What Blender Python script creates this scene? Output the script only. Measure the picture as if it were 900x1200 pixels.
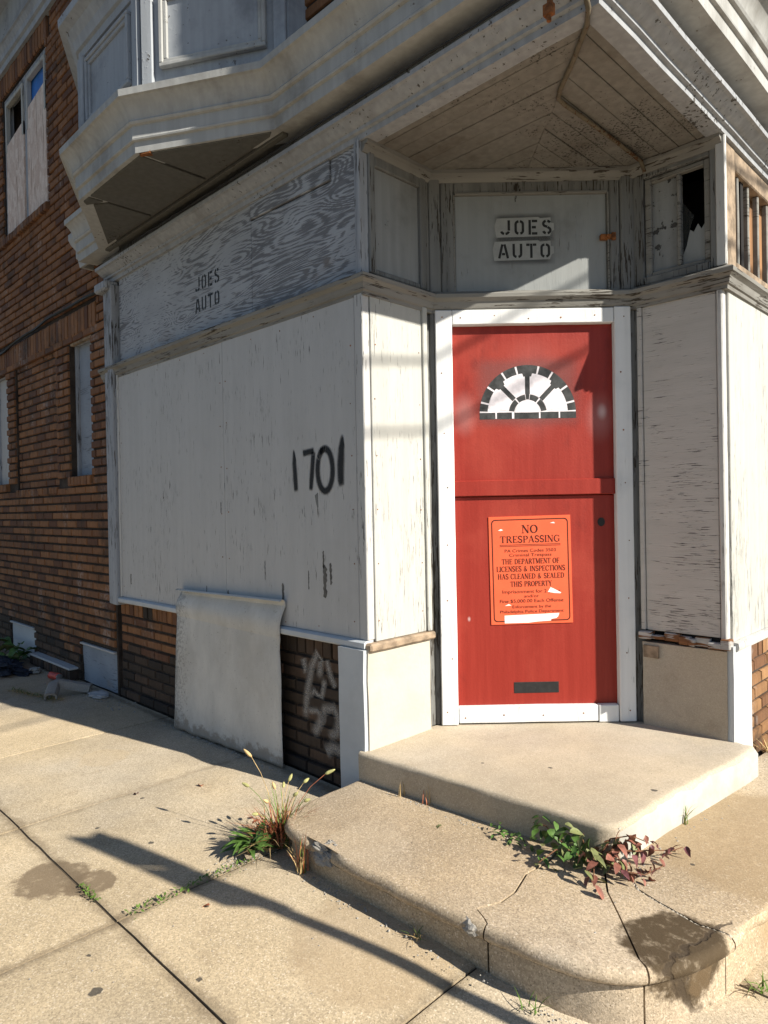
import bpy, bmesh, math, random
from mathutils import Vector, Matrix, noise as mnoise
random.seed(7)
SC = bpy.context.scene
for _o in list(bpy.data.objects): bpy.data.objects.remove(_o)
COL = SC.collection
R = math.radians

# ------------------------------------------------------------------ camera
CAM_P = Vector((1.13732, -2.22268, 1.38548))
CAM_R = Vector((0.70761814, 0.70635243, -0.01851498)).normalized()
CAM_F = Vector((-0.70654886, 0.70762853, -0.00711124)).normalized()
CAM_U = CAM_R.cross(CAM_F).normalized()
FPX = 805.34
cd = bpy.data.cameras.new('camera')
cam = bpy.data.objects.new('camera', cd); COL.objects.link(cam)
m3 = Matrix((CAM_R, CAM_U, -CAM_F)).transposed()
cam.matrix_world = Matrix.Translation(CAM_P) @ m3.to_4x4()
cd.sensor_fit = 'VERTICAL'; cd.sensor_height = 36; cd.sensor_width = 27
cd.lens = 36 * FPX / 1200; cd.clip_start = .02; cd.clip_end = 2000
SC.camera = cam

# ------------------------------------------------------------------ sky, sun, exposure
SUN_EL = R(33.0); SUN_H = Vector((.981, .196)).normalized()
w = bpy.data.worlds.new('World'); SC.world = w; w.use_nodes = True
wn = w.node_tree.nodes; wl = w.node_tree.links; wn.clear()
sky = wn.new('ShaderNodeTexSky'); sky.sky_type = 'NISHITA'; sky.sun_disc = False
sky.sun_elevation = SUN_EL; sky.sun_rotation = math.atan2(SUN_H.x, SUN_H.y)
sky.air_density = 1.0; sky.dust_density = .25; sky.ozone_density = 2.0
bg = wn.new('ShaderNodeBackground'); bg.inputs[1].default_value = .056
wo = wn.new('ShaderNodeOutputWorld'); wl.new(sky.outputs[0], bg.inputs[0]); wl.new(bg.outputs[0], wo.inputs[0])
sd = bpy.data.lights.new('sun', 'SUN'); sd.energy = 5.0; sd.angle = R(.55); sd.color = (1, .93, .80)
sun = bpy.data.objects.new('sun', sd); COL.objects.link(sun)
SV = Vector((SUN_H.x * math.cos(SUN_EL), SUN_H.y * math.cos(SUN_EL), math.sin(SUN_EL)))
sun.rotation_euler = SV.to_track_quat('Z', 'Y').to_euler(); sun.location = SV * 12
SC.view_settings.view_transform = 'Standard'; SC.view_settings.look = 'None'
SC.view_settings.gamma = 1; SC.view_settings.use_curve_mapping = False
SC.view_settings.exposure = .86
SC.cycles.max_bounces = 5; SC.cycles.diffuse_bounces = 3; SC.cycles.transparent_max_bounces = 12

# ------------------------------------------------------------------ node helper
class NB:
    def __init__(s, name):
        s.m = bpy.data.materials.new(name); s.m.use_nodes = True
        s.t = s.m.node_tree; s.n = s.t.nodes; s.n.clear()
        s.out = s.n.new('ShaderNodeOutputMaterial'); s.b = s.n.new('ShaderNodeBsdfPrincipled')
        s.t.links.new(s.b.outputs[0], s.out.inputs[0])
        s.b.inputs['Specular IOR Level'].default_value = .3
        s._p = None
    def put(s, sock, v):
        if isinstance(v, (int, float)): sock.default_value = v
        elif isinstance(v, tuple):
            sock.default_value = v if len(v) == len(sock.default_value) else (*v, 1)
        else: s.t.links.new(v, sock)
    def pos(s):
        if not s._p: s._p = s.n.new('ShaderNodeNewGeometry')
        return s._p.outputs['Position']
    def island(s):
        s.pos(); return s._p.outputs['Random Per Island']
    def normal(s):
        s.pos(); return s._p.outputs['True Normal']
    def obj(s): return s.n.new('ShaderNodeTexCoord').outputs['Object']
    def uv(s): return s.n.new('ShaderNodeTexCoord').outputs['UV']
    def orand(s): return s.n.new('ShaderNodeObjectInfo').outputs['Random']
    def map(s, sc, v=None, loc=(0, 0, 0)):
        n = s.n.new('ShaderNodeMapping'); s.put(n.inputs[0], v or s.pos())
        n.inputs['Scale'].default_value = sc; n.inputs['Location'].default_value = loc
        return n.outputs[0]
    def noise(s, scale, detail=3, rough=.55, v=None, dist=0):
        n = s.n.new('ShaderNodeTexNoise'); s.put(n.inputs['Vector'], v or s.pos())
        n.inputs['Scale'].default_value = scale; n.inputs['Detail'].default_value = detail
        n.inputs['Roughness'].default_value = rough; n.inputs['Distortion'].default_value = dist
        return n.outputs[0]
    def voro(s, scale, feat='F1', v=None, out='Distance'):
        n = s.n.new('ShaderNodeTexVoronoi'); n.feature = feat; s.put(n.inputs['Vector'], v or s.pos())
        n.inputs['Scale'].default_value = scale; return n.outputs[out]
    def ramp(s, f, a, b, smooth=True):
        n = s.n.new('ShaderNodeMapRange'); n.interpolation_type = 'SMOOTHSTEP' if smooth else 'LINEAR'
        s.put(n.inputs[0], f); n.inputs[1].default_value = a; n.inputs[2].default_value = b
        return n.outputs[0]
    def math(s, op, a, b=0.0, c=0.0):
        n = s.n.new('ShaderNodeMath'); n.operation = op
        s.put(n.inputs[0], a); s.put(n.inputs[1], b); s.put(n.inputs[2], c); return n.outputs[0]
    def vdist(s, p, v=None):
        n = s.n.new('ShaderNodeVectorMath'); n.operation = 'DISTANCE'
        s.put(n.inputs[0], v or s.pos()); n.inputs[1].default_value = p; return n.outputs['Value']
    def sep(s, v=None):
        n = s.n.new('ShaderNodeSeparateXYZ'); s.put(n.inputs[0], v or s.pos()); return n.outputs
    def mix(s, f, a, b):
        n = s.n.new('ShaderNodeMix'); n.data_type = 'RGBA'
        s.put(n.inputs[0], f); s.put(n.inputs[6], a); s.put(n.inputs[7], b); return n.outputs[2]
    def mul(s, f, a, b):
        n = s.n.new('ShaderNodeMix'); n.data_type = 'RGBA'; n.blend_type = 'MULTIPLY'
        s.put(n.inputs[0], f); s.put(n.inputs[6], a); s.put(n.inputs[7], b); return n.outputs[2]
    def grey(s, v):
        n = s.n.new('ShaderNodeCombineColor')
        for i in range(3): s.put(n.inputs[i], v)
        return n.outputs[0]
    def bump(s, h, strength=.5, dist=.01, nrm=None):
        n = s.n.new('ShaderNodeBump'); s.put(n.inputs['Height'], h)
        n.inputs['Strength'].default_value = strength; n.inputs['Distance'].default_value = dist
        if nrm: s.put(n.inputs['Normal'], nrm)
        return n.outputs[0]
    def end(s, col, rough=.75, nrm=None, alpha=None, metal=None):
        s.put(s.b.inputs['Base Color'], col); s.put(s.b.inputs['Roughness'], rough)
        if nrm is not None: s.put(s.b.inputs['Normal'], nrm)
        if alpha is not None: s.put(s.b.inputs['Alpha'], alpha)
        if metal is not None: s.put(s.b.inputs['Metallic'], metal)
        return s.m

def m_peel(name, paint, under, grain='v', amt=.5, fine=1.0, tone=.12, dirt=(.10, .09, .08), dirtamt=.25, cover=.5, scar=.0):
    """old paint over wood: flakes run with the grain, in patches; amt = how much has come off"""
    b = NB(name)
    sc = {'v': (70 * fine, 70 * fine, 4.5 * fine), 'h': (5 * fine, 5 * fine, 75 * fine), 'i': (26 * fine,) * 3}[grain]
    g = b.noise(1, 3, .6, b.map(sc))
    patch = b.noise(1.7, 3, .6)
    patch2 = b.noise(7, 2, .5)
    v = b.math('ADD', g, b.math('MULTIPLY', b.math('SUBTRACT', patch, .5), cover * 1.1))
    v = b.math('ADD', v, b.math('MULTIPLY', b.math('SUBTRACT', patch2, .5), .22))
    th = .80 - amt * .40
    mask = b.ramp(v, th, th + .025)
    halo = b.ramp(v, th - .10, th)
    if scar:
        sv = b.math('ADD', b.noise(1, 5, .62, b.map({'v': (17, 17, 4.5), 'h': (4.5, 4.5, 17), 'i': (9, 9, 9)}[grain], loc=(3, 7, 5))), b.math('MULTIPLY', b.math('SUBTRACT', patch, .5), .45))
        mask = b.math('MAXIMUM', mask, b.ramp(sv, .80 - scar * .3, .806 - scar * .3)); halo = b.math('MAXIMUM', halo, b.ramp(sv, .77 - scar * .3, .80 - scar * .3))
    streak = b.noise(1, 2, .5, b.map({'v': (22, 22, .8), 'h': (.8, .8, 22), 'i': (30, 30, 2.2)}[grain]))
    p = b.mix(b.ramp(streak, .3, .75), tuple(c * (1 - tone) for c in paint), tuple(min(1, c * (1 + tone * .6)) for c in paint))
    d = b.math('MULTIPLY', b.ramp(b.noise(2.6, 5, .65), .48, .75), dirtamt)
    p = b.mix(d, p, dirt)
    u = b.mix(b.ramp(g, .5, .8), tuple(c * .55 for c in under), under)
    col = b.mix(mask, p, u)
    h = b.math('SUBTRACT', b.math('MULTIPLY', g, .35), b.math('MULTIPLY', mask, .8))
    h = b.math('ADD', h, b.math('MULTIPLY', halo, .35))
    return b.end(col, .72, b.bump(h, .55, .004))

def m_plain(name, col, rough=.6, var=.15, scale=8, bump=.25, metal=None, bs=60):
    b = NB(name); f = b.noise(scale, 4, .6)
    c = b.mix(b.ramp(f, .3, .7), tuple(x * (1 - var) for x in col), tuple(min(1, x * (1 + var)) for x in col))
    return b.end(c, rough, b.bump(b.noise(bs, 3, .6), bump, .004), metal=metal)

def m_concrete(name, base, dark, spots=(), stains=(), agg=.5, objvar=.0, joints=(), crack=0.0):
    b = NB(name)
    big = b.noise(1.3, 6, .66); mid = b.noise(6, 6, .7); fine = b.noise(300, 2, .6); hue = b.noise(.8, 4, .6, b.map((1, 1, 1), loc=(7, 3, 1)))
    grey = sum(base) / 3
    c = b.mix(b.ramp(hue, .35, .68), base, tuple(.7 * x + .32 * grey for x in base))
    c = b.mul(.9, c, b.grey(b.math('ADD', b.math('MULTIPLY', b.ramp(big, .25, .78), .42), .72)))
    c = b.mix(b.math('MULTIPLY', b.ramp(mid, .54, .78), .45), c, dark)
    c = b.mix(b.math('MULTIPLY', b.ramp(b.noise(2.4, 6, .7, b.map((1, 1, 1), loc=(2, 9, 4))), .58, .74), .35), c, tuple(min(1, x * 1.22) for x in base))
    sp = b.voro(210, out='Color'); sps = b.sep(sp); spf = sps[0]
    c = b.mul(agg * .7, c, b.grey(b.math('ADD', b.math('MULTIPLY', spf, .7), .64)))
    c = b.mix(b.math('MULTIPLY', b.ramp(sps[1], .93, .96), .55 * agg), c, tuple(x * .38 for x in base))
    c = b.mix(b.math('MULTIPLY', b.ramp(sps[2], .92, .95), .55 * agg), c, tuple(min(1, .25 + x) for x in base))
    c = b.mul(.6, c, b.grey(b.math('ADD', b.math('MULTIPLY', fine, .7), .63)))
    pit = b.ramp(b.voro(38, v=b.map((1, 1, 1), loc=(.3, .7, 0))), .10, .07)
    pitm = b.math('MULTIPLY', pit, b.ramp(b.noise(13, 2), .55, .62))
    c = b.mix(b.math('MULTIPLY', pitm, .7), c, tuple(x * .35 for x in dark))
    if objvar:
        o = b.orand(); c = b.mul(objvar, c, b.grey(b.math('ADD', b.math('MULTIPLY', o, .5), .76)))
    wob = b.math('MULTIPLY', b.math('SUBTRACT', b.noise(9, 5, .65), .5), .16)
    for (p, r, col, k) in stains:
        dd = b.math('ADD', b.vdist(p), wob)
        f = b.math('MULTIPLY', b.ramp(dd, r, r * .80), b.ramp(b.noise(24, 4, .65), .10, .50))
        c = b.mix(b.math('MULTIPLY', f, k), c, col)
    for (p, r) in spots:
        wb = b.math('ADD', b.vdist(p), b.math('MULTIPLY', b.math('SUBTRACT', b.noise(45, 2), .5), .02))
        c = b.mix(b.math('MULTIPLY', b.ramp(wb, r, r * .8), .85), c, (.045, .042, .04))
    xyz = b.sep()
    for (ax, v0, k) in joints:          # grime trodden into the joints
        dj = b.math('ABSOLUTE', b.math('SUBTRACT', xyz[ax], v0))
        dj = b.math('ADD', dj, b.math('MULTIPLY', b.math('SUBTRACT', b.noise(11, 5, .65), .5), .10))
        c = b.mix(b.math('MULTIPLY', b.ramp(dj, .045, .0), k), c, tuple(x * .5 for x in dark))
    h = b.math('ADD', b.math('MULTIPLY', fine, .4), b.math('MULTIPLY', mid, .6))
    h = b.math('SUBTRACT', h, b.math('MULTIPLY', pitm, .6)); h = b.math('ADD', h, b.math('MULTIPLY', spf, .35 * agg))
    if crack:
        n = b.n.new('ShaderNodeVectorMath'); n.operation = 'MULTIPLY_ADD'
        nn = b.n.new('ShaderNodeTexNoise'); nn.inputs['Scale'].default_value = 3.5; nn.inputs['Detail'].default_value = 5; b.put(nn.inputs['Vector'], b.pos())
        b.put(n.inputs[0], nn.outputs['Color']); n.inputs[1].default_value = (.5, .5, .5); b.put(n.inputs[2], b.pos())
        ve = b.voro(crack, 'DISTANCE_TO_EDGE', n.outputs[0])
        ck = b.math('MULTIPLY', b.ramp(ve, .0050, .0015), b.ramp(b.noise(1.7, 2), .50, .56))
        c = b.mix(b.math('MULTIPLY', ck, .8), c, tuple(x * .25 for x in dark)); h = b.math('SUBTRACT', h, ck)
    return b.end(c, .88, b.bump(h, .5, .006))

def m_brick(name, a, b_, c_, sooty=0.0):
    b = NB(name)
    r = b.math('FRACT', b.math('ADD', b.math('MULTIPLY', b.orand(), 7.31), b.math('MULTIPLY', b.island(), 3.17)))
    col = b.mix(b.ramp(r, .1, .6), a, b_); col = b.mix(b.ramp(r, .68, .82), col, c_)
    g = b.noise(1, 3, .65, b.map((38, 38, 9)))
    col = b.mul(.75, col, b.grey(b.math('ADD', b.math('MULTIPLY', g, 1.25), .32)))
    dirt = b.ramp(b.noise(3.0, 5, .7), .50, .68)
    col = b.mix(b.math('MULTIPLY', dirt, .75), col, (.045, .03, .02))
    if not sooty:
        ef = b.math('MULTIPLY', b.ramp(b.noise(2.1, 4, .65, b.map((1.6, 1.6, .7), loc=(4, 1, 2))), .54, .68), b.ramp(b.noise(40, 2), .35, .65))
        col = b.mix(b.math('MULTIPLY', ef, .45), col, (.42, .38, .36))
    h = b.math('ADD', b.noise(120, 3, .6), b.math('MULTIPLY', g, .6))
    return b.end(col, .82, b.bump(h, .5, .004))

M = {}
M['panel'] = m_peel('panel_paint', (.455, .455, .455), (.13, .125, .12), 'v', .325, 2.2, .035, (.32, .315, .305), .20, .22, .12)
M['panel_return'] = m_peel('return_panel_paint', (.425, .427, .405), (.22, .22, .215), 'v', .44, 2.0, .05, (.36, .34, .30), .14, .4, .18)
M['panel_h'] = m_peel('cross_grain_panel_paint', (.47, .45, .43), (.14, .13, .13), 'h', .37, 2.3, .05, (.30, .28, .26), .2, .40, .05)
M['trim'] = m_peel('grey_trim_paint', (.33, .35, .385), (.10, .095, .09), 'v', .50, 1.6, .15, (.12, .11, .10), .35, .6, .22)
M['trim_h'] = m_peel('ledge_paint', (.225, .22, .205), (.07, .058, .046), 'h', .47, 1.8, .15, (.10, .085, .07), .5, .5, .25)
M['crown'] = m_peel('crown_paint', (.31, .325, .35), (.09, .085, .08), 'i', .36, 1.8, .12, (.14, .135, .13), .45, .5, .15)
M['post'] = m_peel('old_post_paint', (.175, .178, .175), (.06, .05, .04), 'v', .52, 1.7, .2, (.07, .06, .05), .5, .5, .3)
M['cornice'] = m_peel('cornice_paint', (.38, .385, .38), (.17, .14, .11), 'i', .16, 1.4, .09, (.14, .13, .115), .6, .6, .20)
M['bay'] = m_peel('bay_paint', (.34, .365, .40), (.14, .13, .125), 'i', .12, 1.6, .10, (.12, .13, .15), .65, .6, .14)
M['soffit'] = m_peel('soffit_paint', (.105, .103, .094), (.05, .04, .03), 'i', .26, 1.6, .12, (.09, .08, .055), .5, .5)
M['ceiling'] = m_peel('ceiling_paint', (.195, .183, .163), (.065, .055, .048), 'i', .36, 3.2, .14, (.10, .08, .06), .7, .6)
M['white'] = m_peel('white_board_paint', (.70, .71, .72), (.46, .45, .43), 'v', .20, 1.4, .06, (.42, .46, .50), .38, .4, .10)
M['corner_white'] = m_peel('corner_strip_paint', (.52, .52, .51), (.18, .165, .155), 'v', .38, 1.7, .08, scar=.2)
M['transom'] = m_peel('transom_paint', (.265, .28, .285), (.12, .115, .11), 'v', .20, 2.0, .05, (.11, .11, .105), .5, .4, .10)
M['transom_peel'] = m_peel('peeling_transom_paint', (.25, .26, .265), (.07, .07, .07), 'i', .38, .8, .10, (.11, .11, .105), .5, .8)
M['scar'] = m_plain('bare_grey_wood', (.115, .11, .105), .85, .3, 40, .4)
M['rawwood'] = m_plain('raw_wood', (.25, .19, .135), .8, .4, 14, .5)
M['rotwood'] = m_peel('rotten_sill_wood', (.42, .41, .40), (.27, .12, .05), 'h', .72, .5, .2, (.05, .04, .03), .5, .8)
M['plank'] = m_peel('weathered_plank_wood', (.30, .155, .07), (.08, .04, .02), 'v', .5, .6, .35, (.10, .05, .02), .6, .9)
M['stucco_cream'] = m_plain('cream_stucco', (.45, .42, .355), .85, .07, 5, .5, bs=40)
M['stucco_brown'] = m_concrete('bare_brown_stucco', (.40, .34, .26), (.24, .20, .15), agg=.25)
M['blue_paint_shade'] = m_plain('blue_paint_and_shade', (.46, .49, .52), .7, .06, 6, .4, bs=50)
M['mortar'] = m_plain('dark_mortar', (.045, .034, .027), .95, .4, 9, .8)
M['brick'] = m_brick('orange_brown_brick', (.180, .083, .040), (.245, .114, .050), (.12, .055, .031))
M['brick_lit'] = m_brick('sunlit_brick', (.22, .115, .052), (.28, .155, .072), (.14, .068, .034))  # lighter copy of the brick; sunlight is put into its colour
M['brick_soot'] = m_brick('soot_black_brick', (.050, .036, .027), (.090, .056, .038), (.033, .025, .021), 1)
M['dark'] = m_plain('dark_interior', (.012, .011, .011), .9, .3, 4, .1)
M['black'] = m_plain('black_spray_paint', (.020, .020, .021), .6, .2, 30, .1)
M['rust'] = m_plain('rusty_iron', (.20, .075, .025), .85, .5, 30, .6)
M['cable'] = m_plain('black_cable', (.02, .02, .02), .6, .2, 30, .1)
M['conduit'] = m_peel('painted_conduit', (.14, .115, .08), (.12, .055, .02), 'i', .5, 1.5, .2)
M['stone_frag'] = m_concrete('broken_cement', (.33, .31, .28), (.19, .175, .155), agg=.3)
M['mortarpale'] = m_plain('pale_mortar', (.36, .325, .27), .9, .2, 30, .5)
M['slab'] = m_concrete('smooth_step_concrete', (.48, .405, .30), (.31, .255, .185), agg=.4,
    spots=[((-.03, .42, .253), .013), ((-.45, .35, .253), .008), ((-.7, .2, .253), .006)])
M['slabwhite'] = m_plain('whitewashed_step_face', (.40, .395, .355), .85, .14, 7, .5, bs=45)
M['plinth'] = m_concrete('old_step_stone', (.45, .35, .232), (.21, .15, .095), agg=.9, crack=.35,
    stains=[((.335, -.265, .12), .165, (.060, .040, .020), .97), ((.43, -.25, .03), .065, (.115, .078, .042), .85), ((-.75, -.45, .12), .16, (.55, .47, .36), .15), ((.36, .55, .125), .5, (.30, .215, .12), .55)],
    spots=[((-.62, -.35, .125), .006), ((.2, .2, .125), .01)])
M['walk'] = m_concrete('sidewalk_concrete', (.50, .402, .268), (.28, .21, .135), agg=.8, objvar=.30, joints=[(0, -1.17, .6), (0, -2.17, .35), (0, -.16, .5), (1, -1.235, .55), (1, -.03, .6)],
    spots=[((-.87, -1.43, 0), .021), ((-1.28, -1.66, 0), .018), ((-1.02, -.98, 0), .011), ((-.70, -1.19, 0), .013), ((-1.6, -.9, 0), .012), ((-1.05, -1.38, 0), .009), ((-2.05, -.72, 0), .012), ((-.35, -1.12, 0), .016), ((-1.9, -1.0, 0), .01)],
    stains=[((-1.62, -1.29, 0), .15, (.17, .125, .08), .85), ((-1.48, -1.20, 0), .10, (.17, .125, .08), .85), ((-2.75, -.62, 0), .15, (.50, .34, .15), .15), ((-6.0, -.6, 0), .9, (.16, .09, .06), .7), ((-.45, -.72, 0), .3, (.36, .27, .17), .5)])
M['joint'] = m_plain('joint_soil', (.060, .045, .03), .95, .4, 25, .9)
M['asphalt'] = m_concrete('asphalt', (.060, .060, .062), (.035, .035, .036), agg=.8)
M['earth'] = m_plain('bare_ground', (.14, .12, .09), .95, .3, 2, .5)
M['leaf'] = m_plain('green_leaf', (.070, .135, .030), .5, .35, 30, .3)
M['leaf2'] = m_plain('olive_leaf', (.150, .165, .065), .5, .35, 30, .3)
M['leafred'] = m_plain('red_brown_leaf', (.215, .085, .060), .5, .4, 30, .3)
M['leafdark'] = m_plain('purple_leaf', (.135, .050, .055), .5, .4, 30, .3)
M['stem'] = m_plain('reddish_stem', (.16, .075, .04), .7, .3, 30, .3)
M['dry'] = m_plain('dry_straw', (.46, .33, .16), .8, .3, 30, .3)
M['redgrass'] = m_plain('rust_red_grass', (.32, .11, .055), .7, .3, 30, .3)
M['grass'] = m_plain('weed_green', (.10, .17, .03), .6, .35, 30, .3)
M['seed'] = m_plain('pale_seed_head', (.34, .33, .14), .8, .25, 60, .4)
M['can'] = m_plain('red_can_print', (.50, .06, .04), .4, .3, 30, .1)
M['alu'] = m_plain('aluminium', (.6, .6, .6), .35, .15, 30, .1, metal=.9)
M['cloth'] = m_plain('dark_cloth', (.018, .022, .035), .9, .4, 20, .6)
M['steel'] = m_plain('galvanised_steel', (.45, .46, .47), .45, .15, 20, .2, metal=.7)
M['bluetarp'] = m_plain('blue_tarp', (.03, .16, .52), .45, .25, 5, .2)
M['orange'] = m_plain('orange_sign_card', (.74, .120, .050), .5, .05, 9, .06)
M['signink'] = m_plain('black_sign_ink', (.050, .012, .008), .5, .2, 30, .05)
M['label'] = m_plain('white_paper', (.82, .80, .76), .7, .05, 20, .1)

def m_osb():
    b = NB('strand_board')
    v = b.voro(30, v=b.map((1, 1, .45)), out='Color'); s = b.sep(v)
    c = b.mix(s[0], (.62, .47, .39), (.80, .68, .60)); c = b.mul(.8, c, b.grey(b.math('ADD', b.math('MULTIPLY', b.noise(60, 3), .6), .6)))
    c = b.mix(b.ramp(b.noise(1, 2, .5, b.map((40, 40, 1.5))), .66, .7), c, (.25, .15, .10))
    return b.end(c, .8, b.bump(s[1], .4, .004))
M['osb'] = m_osb()

def m_ply(name, light, dark, wear=.5, vert=False):
    """worn paint on plywood: the rings of the veneer show as contours of a stretched noise"""
    b = NB(name)
    mp = b.map((.8, .8, 3.4) if not vert else (3.0, 3.0, .7))
    n = b.noise(1.15, 2, .45, mp, .5)
    ring = b.math('SINE', b.math('MULTIPLY', n, 210.0))
    fine = b.noise(1, 4, .6, b.map((7, 7, 120) if not vert else (90, 90, 9)))
    reg = b.noise(1.5, 3, .55, b.map((1, 1, 2.2), loc=(2.2, 0, .4)))
    ex = b.ramp(b.sep()[0], -3.6, -1.5, False) if not vert else .5
    v = b.math('ADD', b.math('MULTIPLY', ring, .25), b.math('MULTIPLY', b.math('SUBTRACT', fine, .5), 2.8))
    v = b.math('ADD', v, b.math('MULTIPLY', b.math('SUBTRACT', reg, .5), 2.1))
    v = b.math('ADD', v, b.math('MULTIPLY', ex, .40))
    mask = b.ramp(v, .42 - wear * .6, .80 - wear * .6)
    c = b.mix(b.ramp(b.noise(5, 4), .3, .7), tuple(x * .86 for x in light), light)
    dk = b.mix(b.ramp(fine, .4, .65), tuple(x * .5 for x in dark), dark)
    c = b.mix(b.math('MULTIPLY', mask, .72), c, dk)
    c = b.mix(b.math('MULTIPLY', b.ramp(b.noise(2.3, 3, .6, b.map((1, 1, 1.5), loc=(1, 5, 3))), .60, .72), .35), c, (.26, .20, .15))
    return b.end(c, .75, b.bump(b.math('SUBTRACT', b.math('MULTIPLY', fine, .4), mask), .5, .004))
M['ply'] = m_ply('worn_plywood_paint', (.375, .395, .43), (.105, .105, .118), .34)
M['ply_blue'] = m_ply('blue_grey_window_board', (.27, .31, .37), (.11, .12, .145), .12)

def m_door():
    b = NB('red_door_paint')
    st = b.noise(1, 3, .6, b.map((30, 30, 1.6)))
    c = b.mix(b.ramp(st, .3, .75), (.245, .021, .013), (.285, .028, .018))
    c = b.mix(b.math('MULTIPLY', b.ramp(b.noise(2.2, 4, .6), .5, .72), .5), c, (.35, .050, .032))
    c = b.mix(b.math('MULTIPLY', b.ramp(b.noise(34, 3, .6), .68, .72), .6), c, (.26, .02, .015))
    c = b.mix(b.math('MULTIPLY', b.ramp(b.noise(4.5, 6, .72, b.map((1, 1, .6), loc=(3, 1, 8))), .56, .72), .45), c, (.15, .014, .010))
    # pale overspray where white was sprayed through the stencil, and a few chips
    for p, r, k in (((-.568, 1.098, 1.86), .036, .75), ((-.575, 1.09, 1.83), .10, .18), ((-1.085, .605, 1.86), .09, .20), ((-.83, .85, 1.98), .20, .10), ((-1.075, .605, .795), .012, .9)):
        c = b.mix(b.math('MULTIPLY', b.ramp(b.vdist(p, b.map((1, 1, .62), loc=(0, 0, p[2] * .38))), r, r * .1), k * .55), c, (.85, .80, .80))
    return b.end(c, .50, b.bump(b.math('ADD', st, b.noise(90, 3)), .22, .003))
M['door'] = m_door()

def m_sheet():
    b = NB('painted_sheet_metal')
    st = b.noise(1, 5, .65, b.map((5, 5, 2.2)))
    c = b.mix(b.ramp(st, .3, .75), (.44, .44, .43), (.56, .555, .535))
    c = b.mix(b.math('MULTIPLY', b.ramp(b.noise(2.6, 6, .7), .46, .66), .32), c, (.36, .34, .31))
    c = b.mix(b.math('MULTIPLY', b.ramp(b.noise(1, 5, .7, b.map((34, 34, 5))), .60, .70), .30), c, (.66, .655, .64))
    c = b.mix(b.math('MULTIPLY', b.ramp(b.math('ADD', b.noise(55, 5, .75), b.math('MULTIPLY', b.ramp(b.sep()[0], -2.60, -2.95), .24)), .66, .80), .55), c, (.13, .13, .13))
    c = b.mix(b.math('MULTIPLY', b.ramp(b.math('ADD', b.noise(16, 5, .7), b.math('MULTIPLY', b.ramp(b.sep()[2], .14, .0), .35)), .62, .80), .6), c, (.17, .13, .09))
    c = b.mix(b.math('MULTIPLY', b.ramp(b.noise(90, 3, .6), .66, .70), .6), c, (.15, .14, .13))
    return b.end(c, .6, b.bump(b.math('ADD', b.noise(14, 4), b.math('MULTIPLY', b.noise(120, 3), .3)), .3, .008))
M['sheet'] = m_sheet()

def m_spray(name, col, soft=.55, grit=.5, kmax=1.0):
    """sprayed line: fades to its edge; u runs along, v from 0 to 1 across"""
    b = NB(name); u = b.uv(); v = b.sep(u)[1]
    d = b.math('ABSOLUTE', b.math('SUBTRACT', b.math('MULTIPLY', v, 2.0), 1.0))
    a = b.ramp(d, 1.0, 1.0 - soft)
    a = b.math('MULTIPLY', a, b.math('ADD', b.math('MULTIPLY', b.ramp(b.noise(160, 2), .3, .6), grit), 1 - grit))
    e = b.sep(u)[0]; ends = b.math('MULTIPLY', b.ramp(e, 0, .10), b.ramp(e, 1, .90))
    a = b.math('MULTIPLY', b.math('MULTIPLY', a, ends), kmax)
    return b.end(col, .6, None, a)
M['spray'] = m_spray('black_spray_line', (.012, .012, .014), .75, .15)
M['spraywhite'] = m_spray('white_spray_line', (.50, .48, .46), .95, .6, .50)
def m_patch(name, col, k):
    b = NB(name); s = b.sep(b.uv())
    def ed(x): return b.math('MULTIPLY', b.ramp(x, 0, .18), b.ramp(x, 1, .82))
    a = b.math('MULTIPLY', b.math('MULTIPLY', ed(s[0]), ed(s[1])), k)
    return b.end(col, .7, None, a)
M['halo'] = m_patch('overspray_halo', (.05, .05, .05), .45)
M['softhalo'] = m_patch('faint_overspray', (.20, .10, .10), .35)
M['fanwhite'] = m_plain('white_stencil_paint', (.74, .70, .75), .6, .14, 22, .05)
M['fanblack'] = m_plain('charcoal_stencil_paint', (.040, .042, .044), .6, .45, 26, .05)
M['stencil_pale'] = m_plain('stencil_backing_paint', (.305, .315, .31), .7, .08, 20, .1)
def m_glass():
    b = NB('dirty_glass'); b.b.inputs['Transmission Weight'].default_value = .0
    return b.end((.05, .055, .055), .12, None, .35)
M['glass'] = m_glass()

# ------------------------------------------------------------------ mesh helper
WLOC = {}
def empty(name, loc, label, cat, group=None):
    o = bpy.data.objects.new(name, None); COL.objects.link(o); o.location = loc; o.empty_display_size = .1
    WLOC[o.name] = Vector(loc); tag(o, label, cat, group); return o
def tag(o, label=None, cat=None, group=None, kind=None):
    if label: o['label'] = label
    if cat: o['category'] = cat
    if group: o['group'] = group
    if kind: o['kind'] = kind
    return o
def link(o, parent, wl_):
    COL.objects.link(o); WLOC[o.name] = Vector(wl_)
    if parent is not None:
        o.parent = parent; o.location = Vector(wl_) - WLOC[parent.name]
    else: o.location = wl_
    return o

K = .5 ** .5
class Fr:
    """a wall's own frame: u along it, n outwards, z up"""
    def __init__(s, o, u, n): s.o = Vector((*o, 0)); s.u = Vector((*u, 0)); s.n = Vector((*n, 0))
    def __call__(s, u, n, z): return s.o + s.u * u + s.n * n + Vector((0, 0, z))
FL = Fr((0, 0), (1, 0), (0, -1))            # long facade
FRT = Fr((0, 0), (0, 1), (1, 0))            # right facade
RL = Fr((-1.19, 0), (0, 1), (1, 0))         # left return of the entry
RR = Fr((0, 1.207), (1, 0), (0, -1))        # right return of the entry
DG = Fr((-1.176 * K, 1.176 * K), (K, K), (K, -K))   # the diagonal wall with the door

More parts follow.
